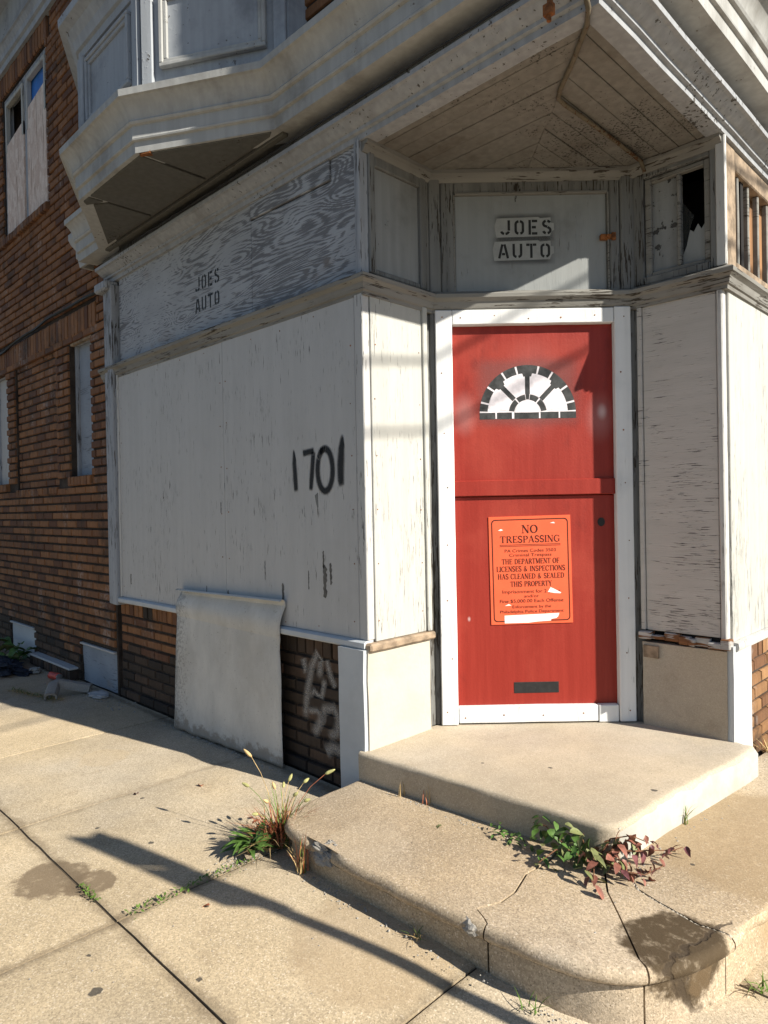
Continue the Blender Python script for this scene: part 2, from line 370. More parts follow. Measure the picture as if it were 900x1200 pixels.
class MB:
    def __init__(s): s.v = []; s.f = []; s.uv = {}
    def add(s, vs, fs):
        k = len(s.v); s.v += [Vector(p) for p in vs]; s.f += [tuple(i + k for i in f) for f in fs]; return s
    def box(s, F, u0, u1, z0, z1, n0, n1, ch=0.0):
        """box; ch chamfers the outward face"""
        if ch <= 0:
            vs = [F(u, n, z) for n in (n0, n1) for z in (z0, z1) for u in (u0, u1)]
            return s.add(vs, [(0, 1, 3, 2), (4, 6, 7, 5), (0, 4, 5, 1), (2, 3, 7, 6), (0, 2, 6, 4), (1, 5, 7, 3)])
        c = min(ch, abs(u1 - u0) * .45, abs(z1 - z0) * .45)
        L = []
        for (n, a) in ((n0, 0), (n1 - c, 0), (n1, c)):
            L += [F(u0 + a, n, z0 + a), F(u1 - a, n, z0 + a), F(u1 - a, n, z1 - a), F(u0 + a, n, z1 - a)]
        fs = [(3, 2, 1, 0), (8, 9, 10, 11)]
        for r in (0, 4):
            for i in range(4): j = (i + 1) % 4; fs.append((r + i, r + j, r + 4 + j, r + 4 + i))
        return s.add(L, fs)
    def quad3(s, a, b, c, d): return s.add([a, b, c, d], [(0, 1, 2, 3)])
    def prism(s, poly, z0, z1):
        n = len(poly); vs = [Vector((x, y, z0)) for x, y in poly] + [Vector((x, y, z1)) for x, y in poly]
        return s.add(vs, [tuple(range(n))[::-1], tuple(range(n, 2 * n))] + [(i, (i + 1) % n, n + (i + 1) % n, n + i) for i in range(n)])
    def prismF(s, F, poly, n0, n1):
        n = len(poly); vs = [F(u, n0, z) for u, z in poly] + [F(u, n1, z) for u, z in poly]
        return s.add(vs, [tuple(range(n))[::-1], tuple(range(n, 2 * n))] + [(i, (i + 1) % n, n + (i + 1) % n, n + i) for i in range(n)])
    def sweep(s, path, prof, jit=0.0, step=.25, caps=True):
        """profile (n,z) run along a plan path with mitred corners, outwards on the right hand"""
        P = [Vector(p) for p in path]; D = [(P[i + 1] - P[i]).normalized() for i in range(len(P) - 1)]
        stn = []
        for i, p in enumerate(P):
            n1 = Vector((D[max(0, i - 1)].y, -D[max(0, i - 1)].x)); n2 = Vector((D[min(i, len(D) - 1)].y, -D[min(i, len(D) - 1)].x))
            stn.append((p, (n1 + n2) / (1 + n1.dot(n2))))
            if i < len(P) - 1 and jit:
                L = (P[i + 1] - p).length; k = int(L / step)
                for j in range(1, k): stn.append((p.lerp(P[i + 1], j / k), n2))
        k = len(prof); vs = []
        for (p, m) in stn:
            for (n, z) in prof:
                q = p + m * n; a = b = 0
                if jit:
                    a = mnoise.noise(Vector((q.x * 2.1, q.y * 2.1, 3))) * jit; b = mnoise.noise(Vector((q.x * 1.4, q.y * 1.4, 9))) * jit
                vs.append(Vector((q.x + m.x * a, q.y + m.y * a, z + b)))
        fs = [(i * k + j, (i + 1) * k + j, (i + 1) * k + (j + 1) % k, i * k + (j + 1) % k) for i in range(len(stn) - 1) for j in range(k)]
        if caps: fs += [tuple(range(k)), tuple((len(stn) - 1) * k + j for j in range(k))[::-1]]
        return s.add(vs, fs)
    def tube(s, pts, r, seg=6, r1=None):
        pts = [Vector(p) for p in pts]; n = len(pts); k0 = len(s.v); vs = []; prev = None
        for i, p in enumerate(pts):
            d = (pts[min(i + 1, n - 1)] - pts[max(i - 1, 0)]).normalized()
            a = d.orthogonal().normalized() if prev is None else (prev - d * prev.dot(d)).normalized()
            prev = a; b = d.cross(a); rr = r if r1 is None else r + (r1 - r) * i / (n - 1)
            vs += [p + (a * math.cos(t) + b * math.sin(t)) * rr for t in (2 * math.pi * j / seg for j in range(seg))]
        fs = [(i * seg + j, i * seg + (j + 1) % seg, (i + 1) * seg + (j + 1) % seg, (i + 1) * seg + j) for i in range(n - 1) for j in range(seg)]
        fs += [tuple(range(seg))[::-1], tuple((n - 1) * seg + j for j in range(seg))]
        return s.add(vs, fs)
    def ribbonF(s, F, pts, wd, n, taper=False):
        """flat painted stroke on a wall with uv along and across"""
        P = [Vector((a, b)) for a, b in pts]; m = len(P); k0 = len(s.v); vs = []; uvs = []
        L = [0]
        for i in range(1, m): L.append(L[-1] + (P[i] - P[i - 1]).length)
        for i, p in enumerate(P):
            d = (P[min(i + 1, m - 1)] - P[max(i - 1, 0)]).normalized(); q = Vector((-d.y, d.x))
            ww = wd[i] if isinstance(wd, (list, tuple)) else wd
            for sg, vv in ((-.5, 0), (.5, 1)):
                a = p + q * ww * sg; vs.append(F(a.x, n, a.y)); uvs.append((L[i] / L[-1], vv))
        for i, t in enumerate(uvs): s.uv[k0 + i] = t
        return s.add(vs, [(2 * i, 2 * i + 2, 2 * i + 3, 2 * i + 1) for i in range(m - 1)])
    def patchF(s, F, u0, u1, z0, z1, n):
        k = len(s.v); s.add([F(u0, n, z0), F(u1, n, z0), F(u1, n, z1), F(u0, n, z1)], [(0, 1, 2, 3)])
        for i, t in enumerate(((0, 0), (1, 0), (1, 1), (0, 1))): s.uv[k + i] = t
        return s
    def build(s, name, mat, parent=None, label=None, cat=None, group=None, kind=None, smooth=None, bevel=0, recalc=True, origin=None):
        lo = Vector((min(v.x for v in s.v), min(v.y for v in s.v), min(v.z for v in s.v)))
        hi = Vector((max(v.x for v in s.v), max(v.y for v in s.v), max(v.z for v in s.v)))
        o_ = Vector(origin) if origin is not None else Vector(((lo.x + hi.x) / 2, (lo.y + hi.y) / 2, lo.z))
        me = bpy.data.meshes.new(name); me.from_pydata([v - o_ for v in s.v], [], s.f)
        if s.uv:
            ul = me.uv_layers.new(name='UVMap')
            for lp in me.loops: ul.data[lp.index].uv = s.uv.get(lp.vertex_index, (0, 0))
        if recalc or bevel:
            bm = bmesh.new(); bm.from_mesh(me)
            if recalc: bmesh.ops.recalc_face_normals(bm, faces=bm.faces)
            if bevel:
                es = [e for e in bm.edges if len(e.link_faces) == 2 and e.calc_face_angle(0) > .6]
                bmesh.ops.bevel(bm, geom=es, offset=bevel, segments=1, affect='EDGES', profile=.5)
            bm.to_mesh(me); bm.free()
        if smooth is not None:
            for p in me.polygons: p.use_smooth = len(p.vertices) < 9
            me.set_sharp_from_angle(angle=R(smooth))
        me.materials.append(mat if not isinstance(mat, str) else M[mat])
        ob = bpy.data.objects.new(name, me); link(ob, parent, o_)
        return tag(ob, label, cat, group, kind)

def wbox(mb, F, u0, u1, z0, z1, n0, n1, amp=.0016, step=.09):
    """a board that is not quite straight: cross-sections along its length wander a little"""
    lu, lz = abs(u1 - u0), abs(z1 - z0); k = max(2, int(max(lu, lz) / step)); vs = []
    for i in range(k + 1):
        t = i / k
        def j(q): return amp * mnoise.noise(F(u0, n0, z0) * 7 + Vector((q * 9.1, t * max(lu, lz) * 6, q)))
        if lu > lz: vs += [F(u0 + lu * t, n0, z0 + j(1)), F(u0 + lu * t, n0, z1 + j(2)), F(u0 + lu * t, n1 + j(3), z1 + j(2)), F(u0 + lu * t, n1 + j(3), z0 + j(1))]
        else: vs += [F(u0 + j(1), n0, z0 + lz * t), F(u1 + j(2), n0, z0 + lz * t), F(u1 + j(2), n1 + j(3), z0 + lz * t), F(u0 + j(1), n1 + j(3), z0 + lz * t)]
    fs = [(4 * i + a, 4 * i + (a + 1) % 4, 4 * i + 4 + (a + 1) % 4, 4 * i + 4 + a) for i in range(k) for a in range(4)] + [(0, 1, 2, 3), (4 * k + 3, 4 * k + 2, 4 * k + 1, 4 * k)]
    return mb.add(vs, fs)
WAVY = {'old_post', 'panel_trim', 'door_frame', 'threshold', 'corner_strip', 'sill', 'window_bar', 'door_rail', 'window_head', 'bay_post'}
def bx(name, mat, parent, F, u0, u1, z0, z1, n0, n1, bev=.004, **k):
    if name in WAVY: return wbox(MB(), F, u0, u1, z0, z1, n0, n1).build(name, mat, parent, bevel=bev, **k)
    return MB().box(F, u0, u1, z0, z1, n0, n1).build(name, mat, parent, bevel=bev, **k)

def onscreen(p):
    v = p - CAM_P; d = v.dot(CAM_F)
    if d < .1: return None
    return (450 + FPX * v.dot(CAM_R) / d, 600 - FPX * v.dot(CAM_U) / d, d)

# ================================================================== GROUND
def struct(o): o['kind'] = 'structure'; return o
struct(MB().add([(-400, -400, -.175), (400, -400, -.175), (400, 400, -.175), (-400, 400, -.175)], [(0, 1, 2, 3)]).build('ground', 'earth', recalc=False))
mb = MB(); mb.prism([(-60, -9.8), (9.8, -9.8), (9.8, 60), (3.45, 60), (3.45, -2.6), (2.6, -3.45), (-60, -3.45)], -.17, -.14)
struct(mb.build('road', 'asphalt'))
def arc(cx, cy, r, a0, a1, n): return [(cx + r * math.cos(R(a0 + (a1 - a0) * i / n)), cy + r * math.sin(R(a0 + (a1 - a0) * i / n))) for i in range(n + 1)]
mb = MB(); outer = [(-60, -3.4)] + arc(2.4, -2.4, 1.0, -90, 0, 8) + [(3.4, 60)]; inner = [(-60, -3.22)] + arc(2.4, -2.4, .82, -90, 0, 8) + [(3.22, 60)]
mb.prism(outer + inner[::-1], -.2, .005); struct(mb.build('kerb', 'stone_frag', bevel=.015))
def smooth01(a, b, x): t = min(1, max(0, (x - a) / (b - a))); return t * t * (3 - 2 * t)
def gz(x): return -.048 * smooth01(-.55, .35, x) * (1 - smooth01(1.2, 2.9, x))      # the walk dips towards the corner
mb = MB(); mb.prism([(-60, .4)] + inner[:1] + inner[1:] + [(.4, 60), (.4, .4)], -.16, -.09)
gx = [-10.7 + .2 * i for i in range(70)]
mb.add([Vector((x, y, gz(x) - .013)) for x in gx for y in (-3.2, 7.7)], [(2 * i, 2 * i + 2, 2 * i + 3, 2 * i + 1) for i in range(len(gx) - 1)])
walk = struct(mb.build('sidewalk', 'joint'))
def slab(x0, x1, y0, y1, dz=0.0):
    g = .0036; x0 += .001; x1 -= .001; nx = max(2, int((x1 - x0) / .12)); ny = max(2, int((y1 - y0) / .12)); mb = MB()
    xs = [x0 + g + (x1 - x0 - 2 * g) * i / nx for i in range(nx + 1)]; ys = [y0 + g + (y1 - y0 - 2 * g) * j / ny for j in range(ny + 1)]
    vs = []; tilt = (random.uniform(-.003, .003), random.uniform(-.003, .003))
    def pt(x, y, edge):
        q = Vector((x * 1.3, y * 1.3, 4)); jx = mnoise.noise(Vector((x * 9, y * 9, 1))) * .004 if edge else 0
        jy = mnoise.noise(Vector((x * 9, y * 9, 7))) * .004 if edge else 0
        return Vector((x + jx, y + jy, gz(x) + dz + tilt[0] * (x - x0) + tilt[1] * (y - y0) + mnoise.noise(q) * .003 - (.005 if edge else 0) - .002))
    for j, y in enumerate(ys):
        for i, x in enumerate(xs): vs.append(pt(x, y, i in (0, nx) or j in (0, ny)))
    fs = [(j * (nx + 1) + i, j * (nx + 1) + i + 1, (j + 1) * (nx + 1) + i + 1, (j + 1) * (nx + 1) + i) for j in range(ny) for i in range(nx)]
    ring = [i for i in range(nx + 1)] + [j * (nx + 1) + nx for j in range(1, ny + 1)] + [ny * (nx + 1) + i for i in range(nx - 1, -1, -1)] + [j * (nx + 1) for j in range(ny - 1, 0, -1)]
    k = len(vs); vs += [Vector((vs[i].x, vs[i].y, -.12)) for i in ring]
    for a in range(len(ring)): b_ = (a + 1) % len(ring); fs.append((ring[b_], ring[a], k + a, k + b_))
    # an inner rim just inside the edge makes the arris crisp
    mb.add(vs, fs); mb.build('paving_slab', 'walk', walk, smooth=50)
XB = [3.22, 2.1, 1.0, -.16, -1.17, -2.17, -3.2, -4.25, -5.3, -6.35, -7.4, -8.5, -9.6, -10.7]
for i in range(len(XB) - 1):
    a, b_ = XB[i + 1], XB[i]
    for (y0, y1) in ((-3.22, -2.24), (-2.24, -1.235)):
        if not (b_ > 3 and y0 < -3): slab(a, b_, y0, y1)
    slab(a, b_, -1.235, .02 if b_ < 0 else -.05)
YB = [-.05, 1.1, 2.2, 3.3, 4.4, 5.5, 6.6, 7.7]
for i in range(len(YB) - 1):
    slab(-.02, 1.0, YB[i], YB[i + 1]); slab(1.0, 2.1, YB[i], YB[i + 1]); slab(2.1, 3.22, YB[i], YB[i + 1])

# ================================================================== BUILDING
BLD = empty('corner_building', (-2.0, 2.0, 0), 'boarded-up brick corner shop with grey painted storefront, bay window and angled red door', 'building')
# unseen dark core added to keep the rooms behind the boards unlit
core = [(-10.6, .34), (-1.45, .34), (-1.45, .62), (-.62, 1.45), (-.28, 1.45), (-.28, 7.6), (-10.6, 7.6)]
MB().prism(core, .02, 3.0).build('light_block_core', 'dark', BLD)
MB().prism([(-10.6, .3), (-.3, .3), (-.3, 7.6), (-10.6, 7.6)], 3.3, 6.3).build('light_block_core', 'dark', BLD)

# ---- brick walls -------------------------------------------------
POOL = []   # every brick: frame, u0,u1,z0,z1, front n, depth, material
def lay(F, u0, u1, z0, z1, n, holes=(), pitch=.213, course=.0697, mat='brick', off=0, soot=None, joint=.012, depth=.09):
    nc = max(1, round((z1 - z0) / course)); ch = (z1 - z0) / nc
    for c in range(nc):
        a, b_ = z0 + c * ch, z0 + (c + 1) * ch; mid = (a + b_) / 2
        iv = [(u0, u1)]
        for (h0, h1, g0, g1) in holes:
            if g0 < mid < g1:
                nv = []
                for (p, q) in iv:
                    if h1 <= p or h0 >= q: nv.append((p, q)); continue
                    if h0 > p: nv.append((p, h0))
                    if h1 < q: nv.append((h1, q))
                iv = nv
        sh = (pitch / 2 if (c + off) % 2 else 0)
        for (p, q) in iv:
            k0 = math.floor((p - sh) / pitch); x = sh + k0 * pitch
            while x < q - .01:
                s0, s1 = max(x, p), min(x + pitch, q)
                if s1 - s0 > .035:
                    mt = mat
                    if soot and soot((s0 + s1) / 2, mid): mt = 'brick_soot'
                    POOL.append((F, s0 + .006, s1 - .006, a + .009, b_ - .007, n + random.uniform(-.003, .003), depth, mt))
                x += pitch
def soldier(F, u0, u1, z0, z1, n, wd=.0697, mat='brick', soot=None):
    k = max(1, round((u1 - u0) / wd)); d = (u1 - u0) / k
    for i in range(k):
        mt = 'brick_soot' if soot and soot(u0 + (i + .5) * d, (z0 + z1) / 2) else mat
        POOL.append((F, u0 + i * d + .005, u0 + (i + 1) * d - .005, z0 + .005, z1 - .005, n + random.uniform(-.003, .003), .09, mt))
def backing(F, u0, u1, z0, z1, n0, n1, holes=()):
    us = sorted({u0, u1, *[min(max(h[0], u0), u1) for h in holes], *[min(max(h[1], u0), u1) for h in holes]})
    zs = sorted({z0, z1, *[min(max(h[2], z0), z1) for h in holes], *[min(max(h[3], z0), z1) for h in holes]})
    mb = MB()
    for i in range(len(us) - 1):
        for j in range(len(zs) - 1):
            cu, cz = (us[i] + us[i + 1]) / 2, (zs[j] + zs[j + 1]) / 2
            if any(h[0] < cu < h[1] and h[2] < cz < h[3] for h in holes): continue
            mb.box(F, us[i], us[i + 1], zs[j], zs[j + 1], n0, n1)
    return mb
WIN1 = (-4.79, -4.345, 1.69, 2.825); WIN2 = (-6.92, -6.42, 1.69, 2.825)
BV1 = (-4.65, -3.99, -.01, .325); BV2 = (-6.44, -5.75, -.01, .315)
UW = (-6.36, -5.16, 4.10, 5.50)
PAN = (-6.16, -5.08, 1.62, 2.825)           # recessed brick panel between the windows
holesL = [WIN1, WIN2, BV1, BV2, UW, PAN]
def sootL(u, z): return z < .30 + .22 * mnoise.noise(Vector((u * 1.9, z * 2, 5))) - (.12 if u > -4.0 else 0)
def sootB(u, z): return z < .34 + .16 * mnoise.noise(Vector((u * 2.3, z * 3, 2))) or u > -1.92
bw = backing(FL, -10.6, -3.965, -.05, 5.75, -.28, -.018, holesL + [])
bw.box(FL, PAN[0], PAN[1], PAN[2], PAN[3], -.28, -.045)
bwall = bw.build('brick_wall', 'mortar', BLD)
SOLD = (-10.6, -4.205, 2.83, 3.045)
lay(FL, -10.6, -3.985, 0, 5.72, 0, holesL + [SOLD, (-6.5, -5.05, 5.5, 5.72), (-5.10, -4.33, 1.60, 1.69), (-7.0, -6.16, 1.60, 1.69)], soot=sootL)
soldier(FL, -9.2, -4.21, 2.835, 3.04, .004)
soldier(FL, -4.80, -4.335, 1.605, 1.69, .02); soldier(FL, -6.95, -6.40, 1.605, 1.69, .02)
soldier(FL, -6.16, -5.08, 1.55, 1.62, .004)
soldier(FL, -6.42, -5.10, 5.505, 5.715, .004)
soldier(FL, -6.42, -5.12, 4.02, 4.10, .035)
lay(FL, PAN[0] + .01, PAN[1] - .01, PAN[2], PAN[3], -.03, [], off=1)
# toothed header stacks beside the small windows
for (a, b_) in ((-5.08, -4.80), (-6.42, -6.16)): pass
# small basement ledge of rowlock bricks
soldier(FL, -5.66, -4.70, .0, .085, .07, soot=lambda u, z: True)
# base under the shop window: soldier course on top, stretchers below
bs = backing(FL, -3.965, -1.355, -.05, .735, -.28, -.045)
bs.build('brick_base', 'mortar', BLD); bbase = bpy.data.objects['brick_base']
soldier(FL, -3.93, -1.36, .615, .725, -.03, wd=.0715, soot=lambda u, z: u > -1.92 or mnoise.noise(Vector((u * 3, 1, 1))) > .25)
lay(FL, -3.93, -1.36, .07, .615, -.03, [], mat='brick', soot=sootB)
lay(FL, -3.93, -1.36, .0, .07, -.012, [], mat='brick_soot')
# upper wall over the shop, right of the bay
backing(FL, -3.965, -.01, 3.45, 5.75, -.28, -.012, [(-3.6, -1.75, 3.3, 5.6)]).build('brick_wall', 'mortar', BLD)
lay(FL, -1.62, .0, 3.50, 5.72, 0); lay(FL, -3.985, -3.70, 3.50, 5.72, 0)
# right facade
backing(FRT, 1.44, 7.6, -.05, .66, -.26, -.03).build('brick_base', 'mortar', BLD); rbase = bpy.data.objects['brick_base.001']
lay(FRT, 1.445, 3.4, .0, .57, -.015, [], mat='brick_lit'); soldier(FRT, 1.445, 3.4, .57, .66, -.012, mat='brick_lit')
backing(FRT, 3.4, 7.6, .66, 3.2, -.26, -.012).build('brick_wall', 'mortar', BLD)
lay(FRT, 3.42, 7.6, .0, 3.1, 0, [], mat='brick_lit')
backing(FRT, .0, 7.6, 3.45, 5.75, -.26, -.012).build('brick_wall', 'mortar', BLD)
lay(FRT, .0, 7.6, 3.5, 5.72, 0, [], mat='brick_lit')

# the 300 bricks that show largest become parts of their own, the rest stay brickwork
def bscore(b):
    F, u0, u1, z0, z1, n, d, mt = b
    c = F((u0 + u1) / 2, n, (z0 + z1) / 2); p = onscreen(c)
    if not p or not (-12 < p[0] < 912 and -12 < p[1] < 1212): return 0
    if F is FL and z0 < .63 and -3.0 < (u0 + u1) / 2 < -1.88: return 0     # behind the sheet
    if F is FL and -3.7 < (u0 + u1) / 2 < -1.62 and z0 > 3.4: return 0
    v = c - CAM_P; cosv = max(.02, -(v.normalized().dot(F.n)))
    return (u1 - u0) * (z1 - z0) * cosv / v.length_squared
POOL.sort(key=bscore, reverse=True)
BM3 = []
for k in range(3):
    mb = MB(); e = .045; r_ = random.Random(k)
    L = []
    for (y, a, c) in ((0.0, 0, 0), (-.9, 0, 0), (-1.0, .022, .07)):
        for (sx, sz) in ((-1, 0), (1, 0), (1, 1), (-1, 1)):
            L.append(Vector((sx * (.5 - a) + r_.uniform(-.006, .006), y, sz + (c if sz == 0 else -c) + r_.uniform(-.02, .02))))
    fs = [(3, 2, 1, 0), (8, 9, 10, 11)]
    for r0 in (0, 4):
        for i in range(4): j = (i + 1) % 4; fs.append((r0 + i, r0 + j, r0 + 4 + j, r0 + 4 + i))
    BM3.append((L, fs))
BMESH = {}
def brick_mesh(k, mt):
    if (k, mt) not in BMESH:
        me = bpy.data.meshes.new('brick'); me.from_pydata([tuple(v) for v in BM3[k][0]], [], BM3[k][1])
        bm = bmesh.new(); bm.from_mesh(me); bmesh.ops.recalc_face_normals(bm, faces=bm.faces); bm.to_mesh(me); bm.free()
        me.materials.append(M[mt]); BMESH[(k, mt)] = me
    return BMESH[(k, mt)]
def par_of(b):
    F, u0, u1, z0, z1 = b[:5]
    if F is FRT: return rbase
    return bbase if (u0 > -3.95 and z1 < .8) else bwall
NB_SOLO = 300
for i, b in enumerate(POOL[:NB_SOLO]):
    F, u0, u1, z0, z1, n, d, mt = b
    o = bpy.data.objects.new('brick', brick_mesh(i % 3, mt))
    link(o, par_of(b), F((u0 + u1) / 2, n - d, z0))
    o.scale = (u1 - u0, d, z1 - z0); o.rotation_euler = (0, 0, 0 if F is FL else R(90))
for mt in ('brick', 'brick_soot', 'brick_lit'):
    mb = MB()
    for b in POOL[NB_SOLO:]:
        F, u0, u1, z0, z1, n, d, m_ = b
        if m_ != mt: continue
        k = random.randrange(3); L, fs = BM3[k]
        mb.add([F((u0 + u1) / 2 + p.x * (u1 - u0), n - d - p.y * d, z0 + p.z * (z1 - z0)) for p in L], fs)
    if mb.v: mb.build('brickwork', mt, BLD, kind='stuff')

# ---- small windows and basement boards -----------------------------
def board_window(F, W, n, mat):
    u0, u1, z0, z1 = W
    o = bx('window_board', mat, BLD, F, u0 - .01, u1 + .01, z0 - .01, z1 + .01, n - .05, n, 0)
    mb = MB(); t = .035
    mb.box(F, u0, u0 + t, z0, z1, n, n + .025).box(F, u1 - t, u1, z0, z1, n, n + .02).box(F, u0, u1, z1 - .04, z1, n + .003, n + .03)
    mb.build('window_frame', 'trim', o); return o
board_window(FL, WIN1, -.085, 'ply_blue'); board_window(FL, WIN2, -.085, 'panel')
bx('window_head', 'rawwood', BLD, FL, WIN1[0] + .004, WIN1[1] - .004, WIN1[3] - .045, WIN1[3] - .004, -.055, -.02, .004)
for BV in (BV1, BV2):
    mb = MB(); n_ = 8; vs = []
    for j in range(n_ + 1):
        for i in range(n_ + 1):
            u = BV[0] + .008 + (BV[1] - BV[0] - .016) * i / n_; z = .004 + (BV[3] - .012) * j / n_
            vs.append(FL(u, -.022 + .008 * mnoise.noise(Vector((u * 4, z * 5, 3))), z + .006 * mnoise.noise(Vector((u * 5, 2, 1)))))
    mb.add(vs, [(j * (n_ + 1) + i, j * (n_ + 1) + i + 1, (j + 1) * (n_ + 1) + i + 1, (j + 1) * (n_ + 1) + i) for j in range(n_) for i in range(n_)])
    mb.box(FL, BV[0], BV[1], 0, BV[3], -.09, -.04)
    mb.build('basement_board', 'ply_blue' if BV is BV1 else 'blue_paint_shade', BLD, smooth=40, recalc=False)
    bx('basement_board_head', 'panel', BLD, FL, BV[0] + .003, BV[1] - .003, BV[3] - .018, BV[3] - .002, -.02, .006, .003)
bx('basement_ledge_cap', 'panel', BLD, FL, -5.66, -4.70, .0865, .104, -.01, .078, .004)
# upper window
bx('upper_window_reveal', 'dark', BLD, FL, UW[0], UW[1], UW[2], UW[3], -.27, -.2, 0)
uwf = MB()
for (a, b_, c, d) in ((UW[0], UW[0] + .06, UW[2], UW[3]), (UW[1] - .05, UW[1], UW[2], UW[3]), (-5.79, -5.70, UW[2], UW[3]), (UW[0] + .06, -5.79, UW[3] - .06, UW[3]), (-5.70, UW[1] - .05, UW[3] - .06, UW[3])):
    uwf.box(FL, a, b_, c, d, -.10, -.03)
uw = uwf.build('upper_window', 'trim', BLD, bevel=.005)
for (a, b_, zt) in ((-6.29, -5.795, 5.02), (-5.695, -5.215, 5.14)):
    MB().prismF(FL, [(a, UW[2] + .01), (b_, UW[2] + .01), (b_, zt + .06), (a, zt)], -.09, -.018).build('strand_board', 'osb', uw)
MB().prismF(FL, [(-5.695, 5.145), (-5.215, 5.205), (-5.215, 5.438), (-5.695, 5.438)], -.10, -.06).build('tarp', 'bluetarp', uw)
mbs = MB()
for (a, b_) in ((-6.295, -5.795), (-5.695, -5.215)):
    mbs.box(FL, a, a + .03, 4.95, 5.435, -.055, -.012).box(FL, b_ - .03, b_, 4.95, 5.435, -.055, -.012).box(FL, a + .03, b_ - .03, 5.40, 5.436, -.055, -.012)
mbs.build('sash', 'panel_return', uw, bevel=.004)

# ---- long facade of the shop ----------------------------------------
bx('light_block_backing', 'mortar', BLD, FL, -3.965, -1.25, .735, 3.3, -.30, -.03, 0)  # unseen solid backing, added behind the panels to block light
PT = 2.375
bx('wall_panel', 'panel', BLD, FL, -3.80, -2.3975, .762, PT + .02, -.028, .012, .003)
bx('wall_panel', 'panel', BLD, FL, -2.3925, -1.245, .762, PT + .02, -.028, .014, .003)
bx('panel_trim', 'corner_white', BLD, FL, -3.822, -3.801, .762, PT + .02, -.028, .022, .004)
mbp = MB().box(FL, -3.985, -3.905, .70, 3.06, -.06, .035).box(FL, -3.903, -3.824, .70, 3.06, -.06, .048)
mbp.build('pilaster', 'trim', BLD, bevel=.006)
bx('pilaster_cap', 'trim', BLD, FL, -4.03, -3.83, 3.02, 3.09, -.02, .085, .012)
# corner strip where facade turns into the entry
MB().prism([(-1.243, -.016), (-1.186, -.016), (-1.186, .03), (-1.243, .03)], .762, PT + .02).build('corner_strip', 'panel', BLD, bevel=.004)
# sign board: plywood in three pieces
bx('sign_board', 'ply', BLD, FL, -3.80, -2.10, 2.47, 3.10, -.03, -.006, .003, label='worn grey plywood sign board stencilled with two black words')
MB().prismF(FL, [(-2.096, 2.47), (-1.238, 2.47), (-1.238, 3.10), (-1.41, 3.10), (-1.41, 2.985), (-2.096, 3.0)], -.03, -.004).build('sign_board', 'ply', BLD, bevel=.003)
MB().prismF(FL, [(-2.096, 3.006), (-1.416, 2.99), (-1.416, 3.10), (-2.096, 3.10)], -.03, .004).build('sign_board', 'ply', BLD, bevel=.003)
mbp = MB().box(FL, -1.236, -1.214, 2.46, 3.10, -.04, .010).box(FL, -1.211, -1.187, 2.46, 3.10, -.04, .022)
mbp.build('corner_post', 'trim', BLD, bevel=.006)

# ---- ledge that runs round the whole front ---------------------------
IL = (-1.172, .4914); IR = (-.4575, 1.2057)
PATH = [(-3.99, 0), (-1.19, 0), (-1.19, IL[1] - .01), (IR[0] + .0, 1.207), (0, 1.207)]
PATH = [(-4.06, 0), (-1.19, 0), (-1.19, .476), (-.4585, 1.207), (0.0, 1.207), (0.0, 3.45)]
ledge = [(-.04, 2.375), (.016, 2.375), (.018, 2.392), (.026, 2.397), (.030, 2.408), (.034, 2.428), (.048, 2.440), (.054, 2.444), (.056, 2.462), (.050, 2.468), (.0, 2.490), (-.04, 2.495)]
MB().sweep(PATH, ledge, .004, .2).build('ledge', 'trim_h', BLD, smooth=18)
# sill under the panels
sill = [(-.02, .722), (.032, .722), (.040, .730), (.040, .752), (.03, .760), (-.02, .764)]
MB().sweep([(-3.83, 0), (-1.19, 0)], sill, .004, .2).build('sill', 'blue_paint_shade', BLD, smooth=40)
bx('sill', 'rawwood', BLD, RL, -.03, .43, .712, .750, -.02, .040, .008)
# ---- stucco piers ----------------------------------------------------
def roughbox(name, mat, poly, z0, z1, amp=.006, step=.07):
    mb = MB(); P = [Vector(p) for p in poly]; ring = []
    for i in range(len(P)):
        a, b_ = P[i], P[(i + 1) % len(P)]; k = max(1, int((b_ - a).length / step)); ring += [a.lerp(b_, j / k) for j in range(k)]
    nz = max(1, int((z1 - z0) / step)); n = len(ring); vs = []
    for j in range(nz + 1):
        z = z0 + (z1 - z0) * j / nz
        for q in ring: vs.append(Vector((q.x + amp * mnoise.noise(Vector((q.x * 6, q.y * 6, z * 6))), q.y + amp * mnoise.noise(Vector((q.x * 6, q.y * 6, z * 6 + 20))), z)))
    fs = [(j * n + i, j * n + (i + 1) % n, (j + 1) * n + (i + 1) % n, (j + 1) * n + i) for j in range(nz) for i in range(n)]
    fs += [tuple(range(n))[::-1], tuple(nz * n + i for i in range(n))]
    return mb.add(vs, fs).build(name, mat, BLD, smooth=50)
roughbox('stucco_pier', 'stucco_cream', [(-1.352, -.03), (-1.172, -.032), (-1.172, .40), (-1.352, .40)], 0, .722)
roughbox('pier_face', 'blue_paint_shade', [(-1.362, -.048), (-1.185, -.050), (-1.180, -.028), (-1.362, -.02)], 0, .721, .004)  # cream-white paint; the blue tinge of shade is put into its colour
roughbox('stucco_pier', 'stucco_brown', [(-.415, 1.185), (-.01, 1.188), (-.01, 1.42), (-.415, 1.42)], .1, .675)
roughbox('pier_face', 'blue_paint_shade', [(-.012, 1.196), (.018, 1.192), (.020, 1.44), (-.012, 1.44)], .0, .70, .004)
roughbox('plaster_scar', 'rawwood', [(-.405, 1.17), (-.33, 1.17), (-.33, 1.2), (-.405, 1.2)], .60, .66, .008, .03)
